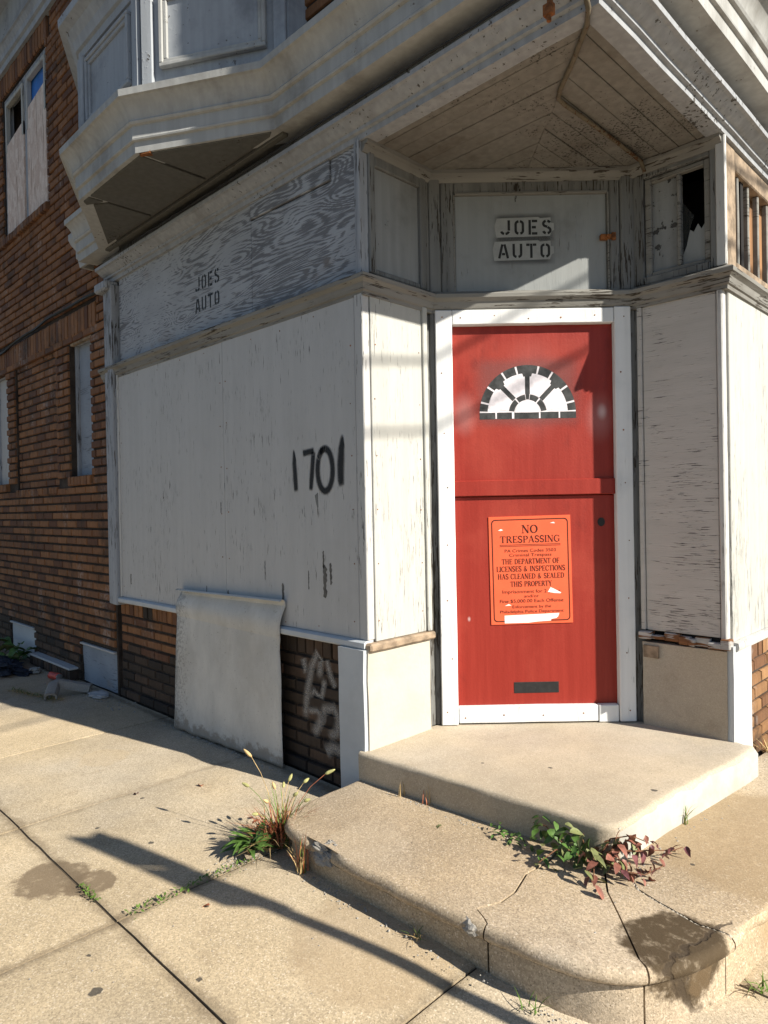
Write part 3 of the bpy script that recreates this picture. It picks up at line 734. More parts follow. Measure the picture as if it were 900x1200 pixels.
# ---- left return -----------------------------------------------------
bx('return_wall', 'post', BLD, RL, .06, .475, .25, 3.08, -.2, -.03, 0)
bx('return_panel', 'panel_return', BLD, RL, .032, .388, .752, PT + .02, -.028, .010, .003)
bx('panel_trim', 'panel_return', BLD, RL, .391, .424, .752, PT + .02, -.028, .022, .004)
bx('old_post', 'post', BLD, RL, .40, .473, .25, PT, -.05, -.006, .006)
bx('transom_panel', 'transom_peel', BLD, RL, .075, .40, 2.49, 3.05, -.028, -.006, .002)
mbp = MB().box(RL, .034, .076, 2.49, 3.06, -.028, .016).box(RL, .395, .44, 2.49, 3.06, -.028, .014).box(RL, .077, .394, 3.0, 3.06, -.028, .012).box(RL, .077, .394, 2.49, 2.515, -.028, .008)
mbp.build('transom_frame', 'post', BLD, bevel=.005)
bx('old_post', 'post', BLD, RL, .443, .474, 2.49, 3.06, -.04, .006, .005)
# ---- diagonal wall: door, frame, transom -----------------------------
ZS = .253
bx('door_wall', 'dark', BLD, DG, -.55, .56, ZS, 3.06, -.16, -.05, 0)
for (a, b_) in ((-.515, -.486), (.518, .548)): bx('old_post', 'post', BLD, DG, a, b_, ZS, 2.38, -.06, .008, .006)
door = MB().box(DG, -.405, .438, 1.472, 2.325, -.048, -.014).build('door', 'door', BLD, bevel=.003, label='boarded red door with stencilled fanlight')
bx('door_panel', 'door', door, DG, -.405, .438, .335, 1.430, -.048, -.017, .003)
bx('door_rail', 'door', door, DG, -.401, .434, 1.432, 1.514, -.045, .004, .004)
for (a, b_, z0, z1, n) in ((-.486, -.400, ZS + .003, 2.388, .027), (.432, .517, ZS + .006, 2.392, .027), (-.398, .430, 2.312, 2.388, .025)):
    bx('door_frame', 'white', BLD, DG, a, b_, z0, z1, -.046, n, .004)
bx('threshold', 'white', BLD, DG, -.396, .322, ZS + .008, .346, -.046, .016, .004)
bx('threshold', 'white', BLD, DG, .325, .429, ZS + .004, .345, -.046, .018, .004)
mb = MB(); mb.prismF(DG, [(.362 + .019 * math.cos(t), 1.288 + .023 * math.sin(t)) for t in (2 * math.pi * i / 16 for i in range(16))], -.02, -.0145)
mb.build('lock_hole', 'black', door)
mb = MB(); mb.box(DG, -.105, .128, .405, .462, -.02, -.0150); mb.build('mail_slot', 'black', door, bevel=.001)
# transom above the door
bx('transom_board', 'transom', BLD, DG, -.372, .412, 2.478, 2.985, -.05, -.012, .003, label='grey transom board stencilled with two black words')
mbp = MB().box(DG, -.510, -.450, 2.48, 3.07, -.05, .018).box(DG, -.448, -.378, 2.48, 3.07, -.05, .006)
mbp.box(DG, .424, .475, 2.48, 3.07, -.05, .008).box(DG, .477, .545, 2.48, 3.07, -.05, .020).box(DG, -.376, .422, 2.992, 3.07, -.05, .004)
mbp.build('transom_frame', 'post', BLD, bevel=.006)
mbp = MB().box(DG, -.384, -.373, 2.478, 2.99, -.02, .000).box(DG, .413, .421, 2.478, 2.99, -.02, .006).box(DG, -.372, .412, 2.983, 2.995, -.02, .010)
mbp.build('transom_bead', 'trim_h', BLD, bevel=.002)
hp = MB().box(DG, .375, .432, 2.742, 2.768, -.012, .014).box(DG, .43, .452, 2.735, 2.775, .008, .018).tube([DG(.41, .012, 2.755), DG(.41, .03, 2.755)], .008)
hp.build('hasp', 'rust', BLD, bevel=.002)
# ---- right return ----------------------------------------------------
bx('return_wall', 'dark', BLD, RR, -.46, -.05, .25, 2.5, -.2, -.035, 0)
bx('return_panel', 'panel_h', BLD, RR, -.398, -.040, .735, PT + .02, -.033, .006, .003)
bx('corner_strip', 'corner_white', BLD, RR, -.036, -.008, .72, PT + .02, -.033, .016, .006)
bx('panel_trim', 'panel_h', BLD, RR, -.424, -.400, .735, PT + .02, -.033, .016, .004)
bx('old_post', 'post', BLD, RR, -.458, -.426, .25, PT, -.06, -.004, .006)
# rotten sill in splintered lengths
rs = random.Random(5)
sp = MB(); x = -.43
while x < .005:
    l = rs.uniform(.03, .085); sp.box(RR, x, min(x + l, .01), .680 + rs.uniform(0, .016), .724 + rs.uniform(-.012, .010), -.02, .026 + rs.uniform(-.014, .014)); x += l - .006
sp.build('rotten_sill', 'rotwood', BLD, bevel=.004)
bx('lower_post', 'post', BLD, RR, -.457, -.417, .25, .70, -.06, -.012, .005)
# transom window of the right return
wf = MB()
for (a, b_, z0, z1, n) in ((-.455, -.385, 2.49, 3.07, .004), (-.06, -.012, 2.49, 3.07, .010), (-.384, -.061, 3.025, 3.07, .006), (-.384, -.061, 2.485, 2.525, .014)):
    wf.box(RR, a, b_, z0, z1, -.05, n)
tw = wf.build('transom_window', 'post', BLD, bevel=.005)
wf = MB()
for (a, b_, z0, z1) in ((-.382, -.350, 2.527, 3.022), (-.092, -.063, 2.527, 3.022), (-.222, -.204, 2.55, 2.995), (-.349, -.093, 2.997, 3.022), (-.349, -.093, 2.527, 2.548)):
    wf.box(RR, a, b_, z0, z1, -.045, -.010)
wf.build('window_sash', 'trim_h', tw, bevel=.004)
bx('pane_board', 'transom_peel', tw, RR, -.350, -.223, 2.549, 2.996, -.045, -.034, 0)
MB().prismF(RR, [(-.203, 2.549), (-.093, 2.549), (-.093, 2.735), (-.115, 2.705), (-.130, 2.735), (-.150, 2.70), (-.168, 2.715), (-.185, 2.64), (-.203, 2.60)], -.04, -.034).build('pane_board', 'transom', tw)
MB().prismF(RR, [(-.203, 2.60), (-.185, 2.645), (-.17, 2.72), (-.15, 2.78), (-.203, 2.86)], -.042, -.039).build('broken_glass', 'glass', tw)
bx('dark_room', 'dark', BLD, RR, -.45, -.02, 2.49, 3.06, -.34, -.30, 0)
# ---- right facade ----------------------------------------------------
bx('light_block_backing', 'dark', BLD, FRT, 1.21, 3.42, .66, 2.48, -.26, -.03, 0)  # light-blocking box added behind the right-hand panels
bx('wall_panel', 'panel_return', BLD, FRT, 1.238, 2.44, .715, PT + .02, -.028, .004, .003)
bx('wall_panel', 'panel_return', BLD, FRT, 2.445, 3.40, .715, PT + .02, -.028, .006, .003)
MB().sweep([(0, 1.225), (0, 3.42)], [(-.02, .672), (.028, .675), (.034, .69), (.030, .712), (-.02, .716)], .006, .12).build('sill', 'corner_white', BLD, smooth=40)
fw_ = MB()
fw_.box(FRT, 1.20, 1.36, 2.49, 3.08, -.06, .004).box(FRT, 1.362, 3.40, 2.985, 3.08, -.06, .002).box(FRT, 1.362, 3.40, 2.49, 2.545, -.06, .002)
ft = fw_.build('transom_window', 'rawwood', BLD, bevel=.005)
fw_ = MB().box(FRT, 1.188, 1.212, 2.49, 3.10, -.03, .014); fw_.build('corner_strip', 'corner_white', BLD, bevel=.004)
for i in range(13):
    u = 1.45 + i * .155; bx('window_bar', 'trim_h', ft, FRT, u - .011, u + .011, 2.546, 2.984, -.04, -.012, .004)
for i in range(16):
    u = 1.365 + i * .127; bx('plank', 'plank', ft, FRT, u + .002, u + .122, 2.53, 3.0, -.09, -.062 + random.uniform(-.006, .006), .004)

# ---- canopy ceiling: boards that follow each front and mitre on the diagonal
def clip(poly, a, b_, c):          # keep a*x+b*y<=c
    out = []
    for i in range(len(poly)):
        p, q = poly[i], poly[(i + 1) % len(poly)]; fp = a * p[0] + b_ * p[1] - c; fq = a * q[0] + b_ * q[1] - c
        if fp <= 0: out.append(p)
        if fp * fq < 0: t = fp / (fp - fq); out.append((p[0] + (q[0] - p[0]) * t, p[1] + (q[1] - p[1]) * t))
    return out
half = [(-.012, .012), (-1.20, .012), (-1.20, .47), (-.832, .832)]
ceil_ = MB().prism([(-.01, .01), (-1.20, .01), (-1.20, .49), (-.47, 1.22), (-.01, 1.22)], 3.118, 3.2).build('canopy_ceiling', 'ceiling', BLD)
y = .012; k = 0
while y < .83:
    wd = random.choice((.078, .085, .092)); pl = clip(clip(half, 0, 1, y + wd - .0035), 0, -1, -y)
    if len(pl) > 2:
        dz = random.uniform(-.003, .002)
        MB().prism(pl, 3.098 + dz, 3.117).build('ceiling_board', 'ceiling', ceil_, bevel=.002)
        MB().prism([(-q, -p) for p, q in pl], 3.098 - dz, 3.117).build('ceiling_board', 'ceiling', ceil_, bevel=.002)
    y += wd
INP = [(-1.19, .0), (-1.19, .476), (-.4585, 1.207), (0.0, 1.207)]
cove = [(-.03, 3.045), (.012, 3.045), (.018, 3.055), (.030, 3.070), (.046, 3.078), (.048, 3.096), (-.03, 3.096)]
MB().sweep(INP, cove, .002, .2).build('cove_moulding', 'trim_h', BLD, smooth=18)

# ---- storefront crown, belt cornice and soffit -----------------------
CP = [(-3.97, 0), (0, 0), (0, 7.6)]
crown = [(-.06, 3.092), (.014, 3.092), (.016, 3.118), (.032, 3.122), (.034, 3.136), (.044, 3.140), (.060, 3.150), (.082, 3.168), (.098, 3.172), (.100, 3.192), (.092, 3.198), (.030, 3.206), (-.06, 3.206)]
MB().sweep(CP, crown, .005, .25).build('crown_moulding', 'crown', BLD, smooth=18)
MB().sweep(CP, [(-.2, 3.2), (.035, 3.2), (.038, 3.29), (-.2, 3.29)], .0).build('frieze', 'post', BLD)
BP = [(-4.10, -.165), (-3.74, -.165), (-3.07, -.56), (-2.317, -.56), (-1.63, -.165), (.165, -.165), (.165, 7.6)]
belt = [(-.14, 3.268), (.000, 3.266), (.002, 3.322), (.016, 3.326), (.018, 3.334), (.016, 3.340), (.016, 3.398), (.030, 3.402), (.036, 3.412), (.030, 3.422), (.034, 3.436), (.044, 3.462), (.064, 3.492), (.084, 3.508), (.098, 3.512), (.100, 3.546), (.094, 3.550), (-.02, 3.572), (-.16, 3.580)]
MB().sweep(BP, belt, .005, .25).build('belt_cornice', 'cornice', BLD, smooth=18)
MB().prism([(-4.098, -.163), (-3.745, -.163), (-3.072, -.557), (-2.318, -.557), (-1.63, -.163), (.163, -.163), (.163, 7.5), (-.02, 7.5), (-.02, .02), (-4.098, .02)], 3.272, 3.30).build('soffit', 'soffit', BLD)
# battens and panel lines on the underside of the bay
for pl in ([(-2.293, -.528), (-2.293, -.145), (-1.70, -.145), (-1.66, -.165)], [(-2.317, -.535), (-2.317, -.145), (-2.957, -.145), (-2.957, -.535)], [(-2.981, -.535), (-3.06, -.535), (-3.09, -.505), (-2.981, -.45)], [(-2.981, -.42), (-3.06, -.475), (-3.61, -.150), (-2.981, -.145)]):
    MB().prism(pl, 3.258, 3.2715).build('soffit_panel', 'soffit', BLD, bevel=.002)
MB().prism([(-1.62, -.125), (-3.72, -.125), (-3.72, -.09), (-1.62, -.09)], 3.25, 3.2715).build('soffit_panel', 'soffit', BLD, bevel=.003)
MB().prism([(-2.30, -.545), (-2.24, -.515), (-2.26, -.49), (-2.315, -.53)], 3.256, 3.275).build('rotten_corner', 'rust', BLD)
# corbel block seen at the far end
MB().sweep([(-4.24, .0), (-4.24, -.10), (-4.06, -.10)], [(-.02, 3.27), (.0, 3.268), (.01, 3.33), (.02, 3.34), (.02, 3.40), (.045, 3.44), (.06, 3.48), (.06, 3.52), (-.02, 3.53)]).build('belt_end', 'cornice', BLD, smooth=18)

# ---- the bay above ----------------------------------------------------
BW = [(-3.80, -.10), (-3.09, -.52), (-2.297, -.52), (-1.58, -.105)]
bay = MB().prism([(-3.80, .05), *BW, (-1.58, .05)], 3.55, 5.62).build('bay_window', 'bay', BLD)
def seg_frame(p, q):
    p, q = Vector(p), Vector(q); d = (q - p).normalized(); return Fr(tuple(p), tuple(d), (d.y, -d.x)), (q - p).length
for i in range(3):
    F, L = seg_frame(BW[i], BW[i + 1])
    # corner posts, panel field and its raised moulding
    for (pa, pb) in ((.008, .075), (L - .075, L - .008)): bx('bay_post', 'bay', bay, F, pa, pb, 3.56, 4.12, 0, .024, .005)
    a, b_, z0, z1 = .115, L - .115, 3.685, 4.075
    mbp = MB()
    for (n0, t, e) in ((.030, 0, .022), (.020, .022, .022)):
        aa, bb, zz0, zz1 = a + t, b_ - t, z0 + t, z1 - t
        mbp.box(F, aa, bb, zz0, zz0 + e, 0, n0).box(F, aa, bb, zz1 - e, zz1, 0, n0).box(F, aa, aa + e, zz0 + e, zz1 - e, 0, n0 - .001).box(F, bb - e, bb, zz0 + e, zz1 - e, 0, n0 - .001)
    mbp.build('panel_moulding', 'cornice' if i == 2 else 'bay', bay, bevel=.004)
    bx('bay_panel', 'bay', bay, F, a + .045, b_ - .045, z0 + .045, z1 - .045, 0, .006, 0)
    # boarded upper sash
    bx('sash_board', 'osb', bay, F, .12, L - .12, 4.42, 5.45, 0, .012, .003)
    mbp = MB().box(F, .06, .118, 4.40, 5.5, 0, .04).box(F, L - .118, L - .06, 4.40, 5.5, 0, .04).box(F, .118, L - .118, 5.452, 5.5, 0, .038); mbp.build('sash_frame', 'bay', bay, bevel=.004)
silp = [(-.03, 4.12), (.012, 4.12), (.014, 4.165), (.03, 4.17), (.034, 4.185), (.045, 4.22), (.075, 4.262), (.105, 4.28), (.12, 4.285), (.122, 4.33), (.11, 4.345), (.0, 4.40), (-.03, 4.40)]
MB().sweep([(-3.97, -.0), (-3.80, -.10), *BW[1:3], (-1.58, -.105), (-1.4, .0)], silp, .004, .3).build('bay_sill', 'bay', bay, smooth=18)
topp = [(-.05, 5.5), (.03, 5.5), (.04, 5.56), (.10, 5.62), (.12, 5.68), (-.05, 5.72)]
MB().sweep(BW, topp).build('bay_cornice', 'cornice', bay, smooth=18)
# roof cornice
rc = [(-.1, 5.70), (.03, 5.70), (.034, 5.75), (.055, 5.76), (.06, 5.80), (.085, 5.84), (.10, 5.85), (.10, 5.875), (.03, 5.89), (.03, 6.26), (.10, 6.28), (.14, 6.30), (.15, 6.33), (.46, 6.335), (.47, 6.40), (.52, 6.46), (.55, 6.55), (-.1, 6.58)]
MB().sweep([(-10.6, 0), (0, 0), (0, 7.6)], rc, .004, .5).build('roof_cornice', 'bay', BLD, smooth=18)
MB().prism([(-10.6, .0), (-.02, .0), (-.02, 7.6), (-10.6, 7.6)], 6.45, 6.56).build('roof', 'asphalt', BLD)
FB = Fr((-10.6, 0), (0, 1), (-1, 0)); bx('side_wall', 'brick', BLD, FB, 0, 7.6, 0, 6.4, -.2, 0, 0)
FB2 = Fr((0, 7.6), (1, 0), (0, 1)); bx('side_wall', 'brick', BLD, FB2, -10.6, 0, 0, 6.4, -.2, 0, 0)

# nail heads in the boards
rn = random.Random(31)
def nails(parent, F, spots, n, mat='rust'):
    mb = MB()
    for (u, z) in spots:
        u += rn.uniform(-.006, .006); z += rn.uniform(-.012, .012); r = rn.uniform(.0030, .0045)
        mb.prismF(F, [(u + r * math.cos(a * 1.047), z + r * math.sin(a * 1.047)) for a in range(6)], n - .002, n + .0012)
    mb.build('nail_heads', mat, parent, kind='stuff')
zz = [.85 + .26 * i for i in range(6)]
nails(bpy.data.objects['wall_panel'], FL, [(u, z) for u in (-3.77, -2.43) for z in zz] + [(-3.5 + .3 * i, z) for i in range(4) for z in (.79, 2.34)], .012)
nails(bpy.data.objects['wall_panel.001'], FL, [(u, z) for u in (-2.36, -1.275) for z in zz] + [(-2.1 + .28 * i, z) for i in range(3) for z in (.79, 2.34)], .014)
nails(bpy.data.objects['return_panel'], RL, [(u, z) for u in (.055, .365) for z in zz], .010)
for (k, u, n) in (('door_frame', -.443, .027), ('door_frame.001', .475, .027)):
    nails(bpy.data.objects[k], DG, [(u + rn.uniform(-.02, .02), .32 + .29 * i) for i in range(8)], n)
nails(bpy.data.objects['door_frame.002'], DG, [(-.35 + .17 * i, 2.35 + rn.uniform(-.015, .015)) for i in range(5)], .025)
nails(bpy.data.objects['threshold'], DG, [(-.36 + .2 * i, .30) for i in range(4)], .016)

# ================================================================== LETTERING AND PAINT ON THE WALLS
def arcp(cx, cy, rx, ry, a0, a1, n=8): return [(cx + rx * math.cos(R(a0 + (a1 - a0) * i / n)), cy + ry * math.sin(R(a0 + (a1 - a0) * i / n))) for i in range(n + 1)]
# stencil letters in a 0..0.62 by 0..1 cell: (points, stroke); gaps are the bridges of the stencil
ST = {
 'J': [([(.50, 1), (.50, .30)], 0), (arcp(.28, .28, .22, .20, -12, -85, 5), 0), (arcp(.28, .28, .22, .20, -105, -172, 5), 0)],
 'O': [(arcp(.31, .72, .21, .20, 165, 100, 5) [::-1] + [(.10, .72), (.10, .28)] + arcp(.31, .28, .21, .20, 195, 255, 5), 0),
       (arcp(.31, .72, .21, .20, 15, 80, 5)[::-1] + [(.52, .72), (.52, .28)] + arcp(.31, .28, .21, .20, -15, -75, 5), 0)],
 'E': [([(.12, 1.0), (.12, .0)], 0), ([(.24, .92), (.56, .92)], 0), ([(.24, .5), (.48, .5)], 0), ([(.24, .08), (.56, .08)], 0)],
 'S': [(arcp(.31, .73, .20, .19, 20, 80, 5), 0), (arcp(.31, .73, .20, .19, 105, 255, 8) + [(.34, .52)], 0), ([(.36, .50)] + arcp(.31, .28, .21, .20, 65, -78, 8), 0), (arcp(.31, .28, .21, .20, -105, -165, 5), 0)],
 'A': [([(.06, 0), (.25, .98)], 0), ([(.37, .98), (.56, 0)], 0), ([(.22, .30), (.40, .30)], 0)],
 'U': [([(.10, 1), (.10, .28)] + arcp(.31, .28, .21, .20, 195, 255, 5), 0), ([(.52, 1), (.52, .28)] + arcp(.31, .28, .21, .20, -15, -75, 5), 0)],
 'T': [([(.02, .92), (.22, .92)], 0), ([(.40, .92), (.60, .92)], 0), ([(.31, 1.0), (.31, .0)], 0)],
}
def stencil(F, text, u, z, h, wch, n, parent, name='lettering', mat='black', adv=1.0, slope=0.0):
    for i, ch in enumerate(text):
        mb = MB(); u0 = u + i * wch * adv; zz = z + slope * i
        for (pts, _) in ST[ch]: mb.ribbonF(F, [(u0 + p[0] / .62 * wch * .78, zz + p[1] * h) for p in pts], h * .17, n)
        mb.uv = {}; mb.build(name, mat, parent, recalc=False)
P = bpy.data.objects
tb = P['transom_board']; sb0 = P['sign_board']
for (u0, u1, z0, z1) in ((-.158, .130, 2.768, 2.868), (-.170, .128, 2.648, 2.748)):
    MB().patchF(DG, u0 - .03, u1 + .03, z0 - .03, z1 + .03, -.0116).build('overspray', 'halo', tb, recalc=False)
    MB().prismF(DG, [(u0, z0), (u1 - .01, z0 + .004), (u1, z0 + .03), (u1 + .012, z0 + .035), (u1 + .01, z1 - .03), (u1 - .004, z1 - .028), (u1 - .006, z1), (u1 - .06, z1 - .004), (u1 - .07, z1 + .003), (u0 + .004, z1 - .002), (u0 - .008, z1 - .04)], -.0125, -.0113).build('stencil_backing', 'stencil_pale', tb)
stencil(DG, 'JOES', -.137, 2.780, .076, .071, -.0109, tb)
stencil(DG, 'AUTO', -.150, 2.660, .074, .072, -.0109, tb)
stencil(FL, 'JOES', -2.715, 2.745, .088, .074, -.0053, sb0)
stencil(FL, 'AUTO', -2.718, 2.615, .086, .074, -.0053, sb0)
# house number sprayed on the long panel: 1701
wp = P['wall_panel.001']
num = [([(-1.727, 1.70), (-1.722, 1.62), (-1.717, 1.54), (-1.711, 1.468)], [.012, .032, .034, .030]),
       ([(-1.664, 1.668), (-1.63, 1.672), (-1.585, 1.676)], [.032, .03, .03]), ([(-1.590, 1.680), (-1.598, 1.60), (-1.605, 1.54), (-1.612, 1.47)], [.03, .032, .032, .026]),
       (arcp(-1.517, 1.575, .048, .105, 70, 510, 32), .034), ([(-1.409, 1.745), (-1.414, 1.67), (-1.419, 1.60), (-1.420, 1.53), (-1.413, 1.482)], [.016, .042, .048, .044, .034])]
num = [([(-1.727 + (u + 1.727) * 1.20, z) for u, z in pts], wd) for pts, wd in num]
for (pts, wd) in num:
    mb = MB(); mb.ribbonF(FL, pts, [x * 1.5 for x in wd] if isinstance(wd, list) else wd * 1.5, .0152); mb.build('number_stroke', 'spray', wp, recalc=False)
mb = MB(); mb.prismF(FL, [(-1.558, 1.452), (-1.535, 1.464), (-1.532, 1.392), (-1.540, 1.385), (-1.552, 1.42)], .013, .0149); mb.build('paint_scab', 'post', wp)
rsx = random.Random(77)
def scab(parent, F, u, z, w_, h_, n, mat='scar'):
    k = 11; L_ = [(u - w_ * (.35 + .3 * rsx.random()), z + h_ * (i / k - .5)) for i in range(k + 1)]; R_ = [(u + w_ * (.15 + .5 * rsx.random()), z + h_ * (i / k - .5)) for i in range(k, -1, -1)]
    mb = MB(); mb.add([F(a, n, b_) for a, b_ in [(u, z - h_ * .56)] + R_[::-1] + [(u, z + h_ * .56)] + L_[::-1]], [tuple(range(2 * k + 4))]); mb.build('paint_scab', mat, parent, recalc=False)
for (u, z, w_, h_) in ((-1.49, 1.02, .030, .15), (-1.445, 1.06, .018, .10), (-1.50, 1.13, .012, .08), (-2.375, .86, .020, .10), (-2.34, .83, .022, .06), (-1.84, .93, .018, .11), (-1.62, 1.02, .008, .09), (-2.0, 1.05, .007, .10)): scab(wp, FL, u, z, w_, h_, .0146)
for (u, z, w_, h_) in ((-3.66, .90, .016, .07), (-2.62, .88, .010, .08), (-2.44, 1.40, .008, .06)): scab(P['wall_panel'], FL, u, z, w_, h_, .0126)
# fanlight stencilled on the door
def ringseg(a0, a1, r0, r1, cx, cz, n=6): return [(cx + r1 * math.cos(R(a0 + (a1 - a0) * i / n)), cz + r1 * math.sin(R(a0 + (a1 - a0) * i / n))) for i in range(n + 1)] + [(cx + r0 * math.cos(R(a1 + (a0 - a1) * i / n)), cz + r0 * math.sin(R(a1 + (a0 - a1) * i / n))) for i in range(n + 1)]
fx, fz = -.010, 1.858; NF = -.0132
mbk = MB(); mbw = MB()
def fpoly(mb, poly, n): mb.add([DG(u, n, z) for u, z in poly], [tuple(range(len(poly)))])
RO = .250
fpoly(mbw, [(fx + .249 * math.cos(R(a)), fz + .249 * math.sin(R(a))) for a in range(0, 181, 6)] + [(fx - .249, fz - .026), (fx + .249, fz - .026)], NF - .0004)
gaps = [14, 34, 58, 76, 104, 122, 146, 166]
ang = [2] + gaps + [178]
for i in range(len(ang) - 1): fpoly(mbk, ringseg(ang[i] + 1.2, ang[i + 1] - 1.2, .208, RO, fx, fz), NF)
for (a, b_) in ((-.250, -.168), (-.160, -.082), (-.070, .058), (.066, .160), (.168, .250)): fpoly(mbk, [(fx + a, fz - .028), (fx + b_, fz - .028), (fx + b_, fz + .006), (fx + a, fz + .006)], NF)
for (a0, a1) in ((8, 42), (50, 86), (94, 130), (138, 172)): fpoly(mbw, ringseg(a0, a1, .100, .206, fx, fz), NF + .0004)
fpoly(mbw, ringseg(4, 176, .0, .066, fx, fz, 10)[:11], NF + .0004)
for i, (a0, a1) in enumerate(((8, 48), (53, 82), (98, 127), (132, 172))): fpoly(mbk, ringseg(a0, a1, .070, .098, fx, fz), NF + .0002)
fpoly(mbk, ringseg(84, 96, .072, .104, fx, fz), NF + .0003)
for a in (46, 90, 134):
    d = Vector((math.cos(R(a)), math.sin(R(a)))); q = Vector((-d.y, d.x)) * .0125
    p0, p1 = Vector((fx, fz)) + d * .100, Vector((fx, fz)) + d * .192
    fpoly(mbk, [tuple(p0 - q), tuple(p1 - q), tuple(p1 + q), tuple(p0 + q)], NF + .0006)
for a in (46, 90, 134):
    d = Vector((math.cos(R(a)), math.sin(R(a)))); q = Vector((-d.y, d.x)) * .020
    p0, p1 = Vector((fx, fz)) + d * .190, Vector((fx, fz)) + d * .212; fpoly(mbk, [tuple(p0 - q), tuple(p1 - q * 1.4), tuple(p1 + q * 1.4), tuple(p0 + q)], NF + .0007)
MB().patchF(DG, fx - .31, fx + .31, fz - .09, fz + .31, -.0137).build('overspray', 'softhalo', door, recalc=False)
mbk.build('fanlight_bars', 'fanblack', door, recalc=False); mbw.build('fanlight_panes', 'fanwhite', door, recalc=False)
# white scrawl on the dark base bricks
for k, (pts, wd) in enumerate([([(-1.72, .27), (-1.70, .42), (-1.66, .56), (-1.61, .64), (-1.585, .60), (-1.60, .50)], .03), ([(-1.70, .40), (-1.64, .44), (-1.58, .42), (-1.55, .52)], .024),
        ([(-1.66, .20), (-1.60, .28), (-1.56, .36), (-1.49, .38), (-1.45, .33), (-1.47, .26), (-1.54, .22)], .034), ([(-1.54, .62), (-1.51, .54), (-1.47, .48)], .024), ([(-1.73, .60), (-1.70, .52)], .03), ([(-1.56, .14), (-1.50, .18), (-1.44, .17)], .04), ([(-1.70, .33), (-1.62, .34), (-1.55, .29)], .022)]):
    mb = MB(); mb.ribbonF(FL, pts, wd * 2.6, -.0245); mb.build('graffiti_stroke', 'spraywhite', bbase, recalc=False)

# ================================================================== STEPS
# upper slab
sl = [(-1.205, -.075), (-.81, -.045), (-.40, -.018), (-.12, -.002), (-.055, .004), (-.02, .018), (.006, .05), (.016, .10), (.033, .38), (.078, .79), (.108, 1.10), (.112, 1.185), (.10, 1.21)]
back = [(.0, 1.215), (-.46, 1.215), (-1.185, .49), (-1.20, .40)]
step = empty('entry_step', (-.5, .4, .12), 'low beige concrete slab directly in front of the red door', 'step')
def slabmesh(front, back, z0, z1, r=.020):
    """slab with a worn, rounded front edge"""
    P = [Vector(p) for p in front]; pts = []
    for i in range(len(P) - 1):
        k = max(1, int((P[i + 1] - P[i]).length / .05)); pts += [P[i].lerp(P[i + 1], j / k) for j in range(k)]
    pts.append(P[-1]); n = len(pts); prof = [(0, z0), (0, z0 + .04), (.0, z1 - r - .006), (.0, z1 - r), (-r * .13, z1 - r * .5), (-r * .5, z1 - r * .13), (-r, z1), (-r * 2.2, z1)]
    mb = MB(); vs = []
    for i, p in enumerate(pts):
        d = (pts[min(i + 1, n - 1)] - pts[max(i - 1, 0)]).normalized(); nn = Vector((d.y, -d.x))
        for j, (a, z) in enumerate(prof):
            q = p + nn * a; w1 = mnoise.noise(Vector((q.x * 14, q.y * 14, z * 20))) * .006 + mnoise.noise(Vector((q.x * 45, q.y * 45, z * 50))) * .003
            vs.append(Vector((q.x + nn.x * w1, q.y + nn.y * w1, z + (w1 * .5 if 2 <= j < 6 else 0))))
    k = len(prof); fs = [(i * k + j, (i + 1) * k + j, (i + 1) * k + j + 1, i * k + j + 1) for i in range(n - 1) for j in range(k - 1)]
    top = [i * k + k - 1 for i in range(n)]; b0 = len(vs); vs += [Vector((x, y, z1)) for x, y in back]
    fs.append(tuple(top + [b0 + i for i in range(len(back))]))
    vs += [Vector((x, y, z0)) for x, y in back]; nb = len(back)
    bot = [i * k for i in range(n)]; fs.append(tuple((bot + [b0 + nb + i for i in range(nb)])[::-1]))
    ring = [b0 + i for i in range(nb)]
    for i in range(nb - 1): fs.append((b0 + i, b0 + nb + i, b0 + nb + i + 1, b0 + i + 1))
    # ends
    fs.append(tuple([(n - 1) * k + j for j in range(k)] + [b0, b0 + nb])); fs.append(tuple([j for j in range(k)][::-1] + [b0 + 2 * nb - 1, b0 + nb - 1]))
    return mb.add(vs, fs)
slabmesh(sl, back, .118, ZS).build('slab', 'slab', step, smooth=45)
# the whitewashed right face
wf_ = MB(); P_ = [Vector(p) for p in sl[6:12]]; pts = []
for i in range(len(P_) - 1):
    k = max(1, int((P_[i + 1] - P_[i]).length / .06)); pts += [P_[i].lerp(P_[i + 1], j / k) for j in range(k)]
pts.append(P_[-1]); vs = []
for i, p in enumerate(pts):
    d = (pts[min(i + 1, len(pts) - 1)] - pts[max(i - 1, 0)]).normalized(); nn = Vector((d.y, -d.x)) * .008
    zt = .240 + .006 * mnoise.noise(Vector((p.y * 9, 1, 1)))
    if i == 0: nn = nn * 0
    vs += [Vector((p.x + nn.x, p.y + nn.y, .119)), Vector((p.x + nn.x, p.y + nn.y, zt - .014)), Vector((p.x - nn.x * .6, p.y - nn.y * .6, zt + .004))]
wf_.add(vs, [(3 * i + j, 3 * i + 3 + j, 3 * i + 4 + j, 3 * i + 1 + j) for i in range(len(pts) - 1) for j in range(2)])
wf_.build('whitewash', 'slabwhite', step, smooth=50, recalc=False)

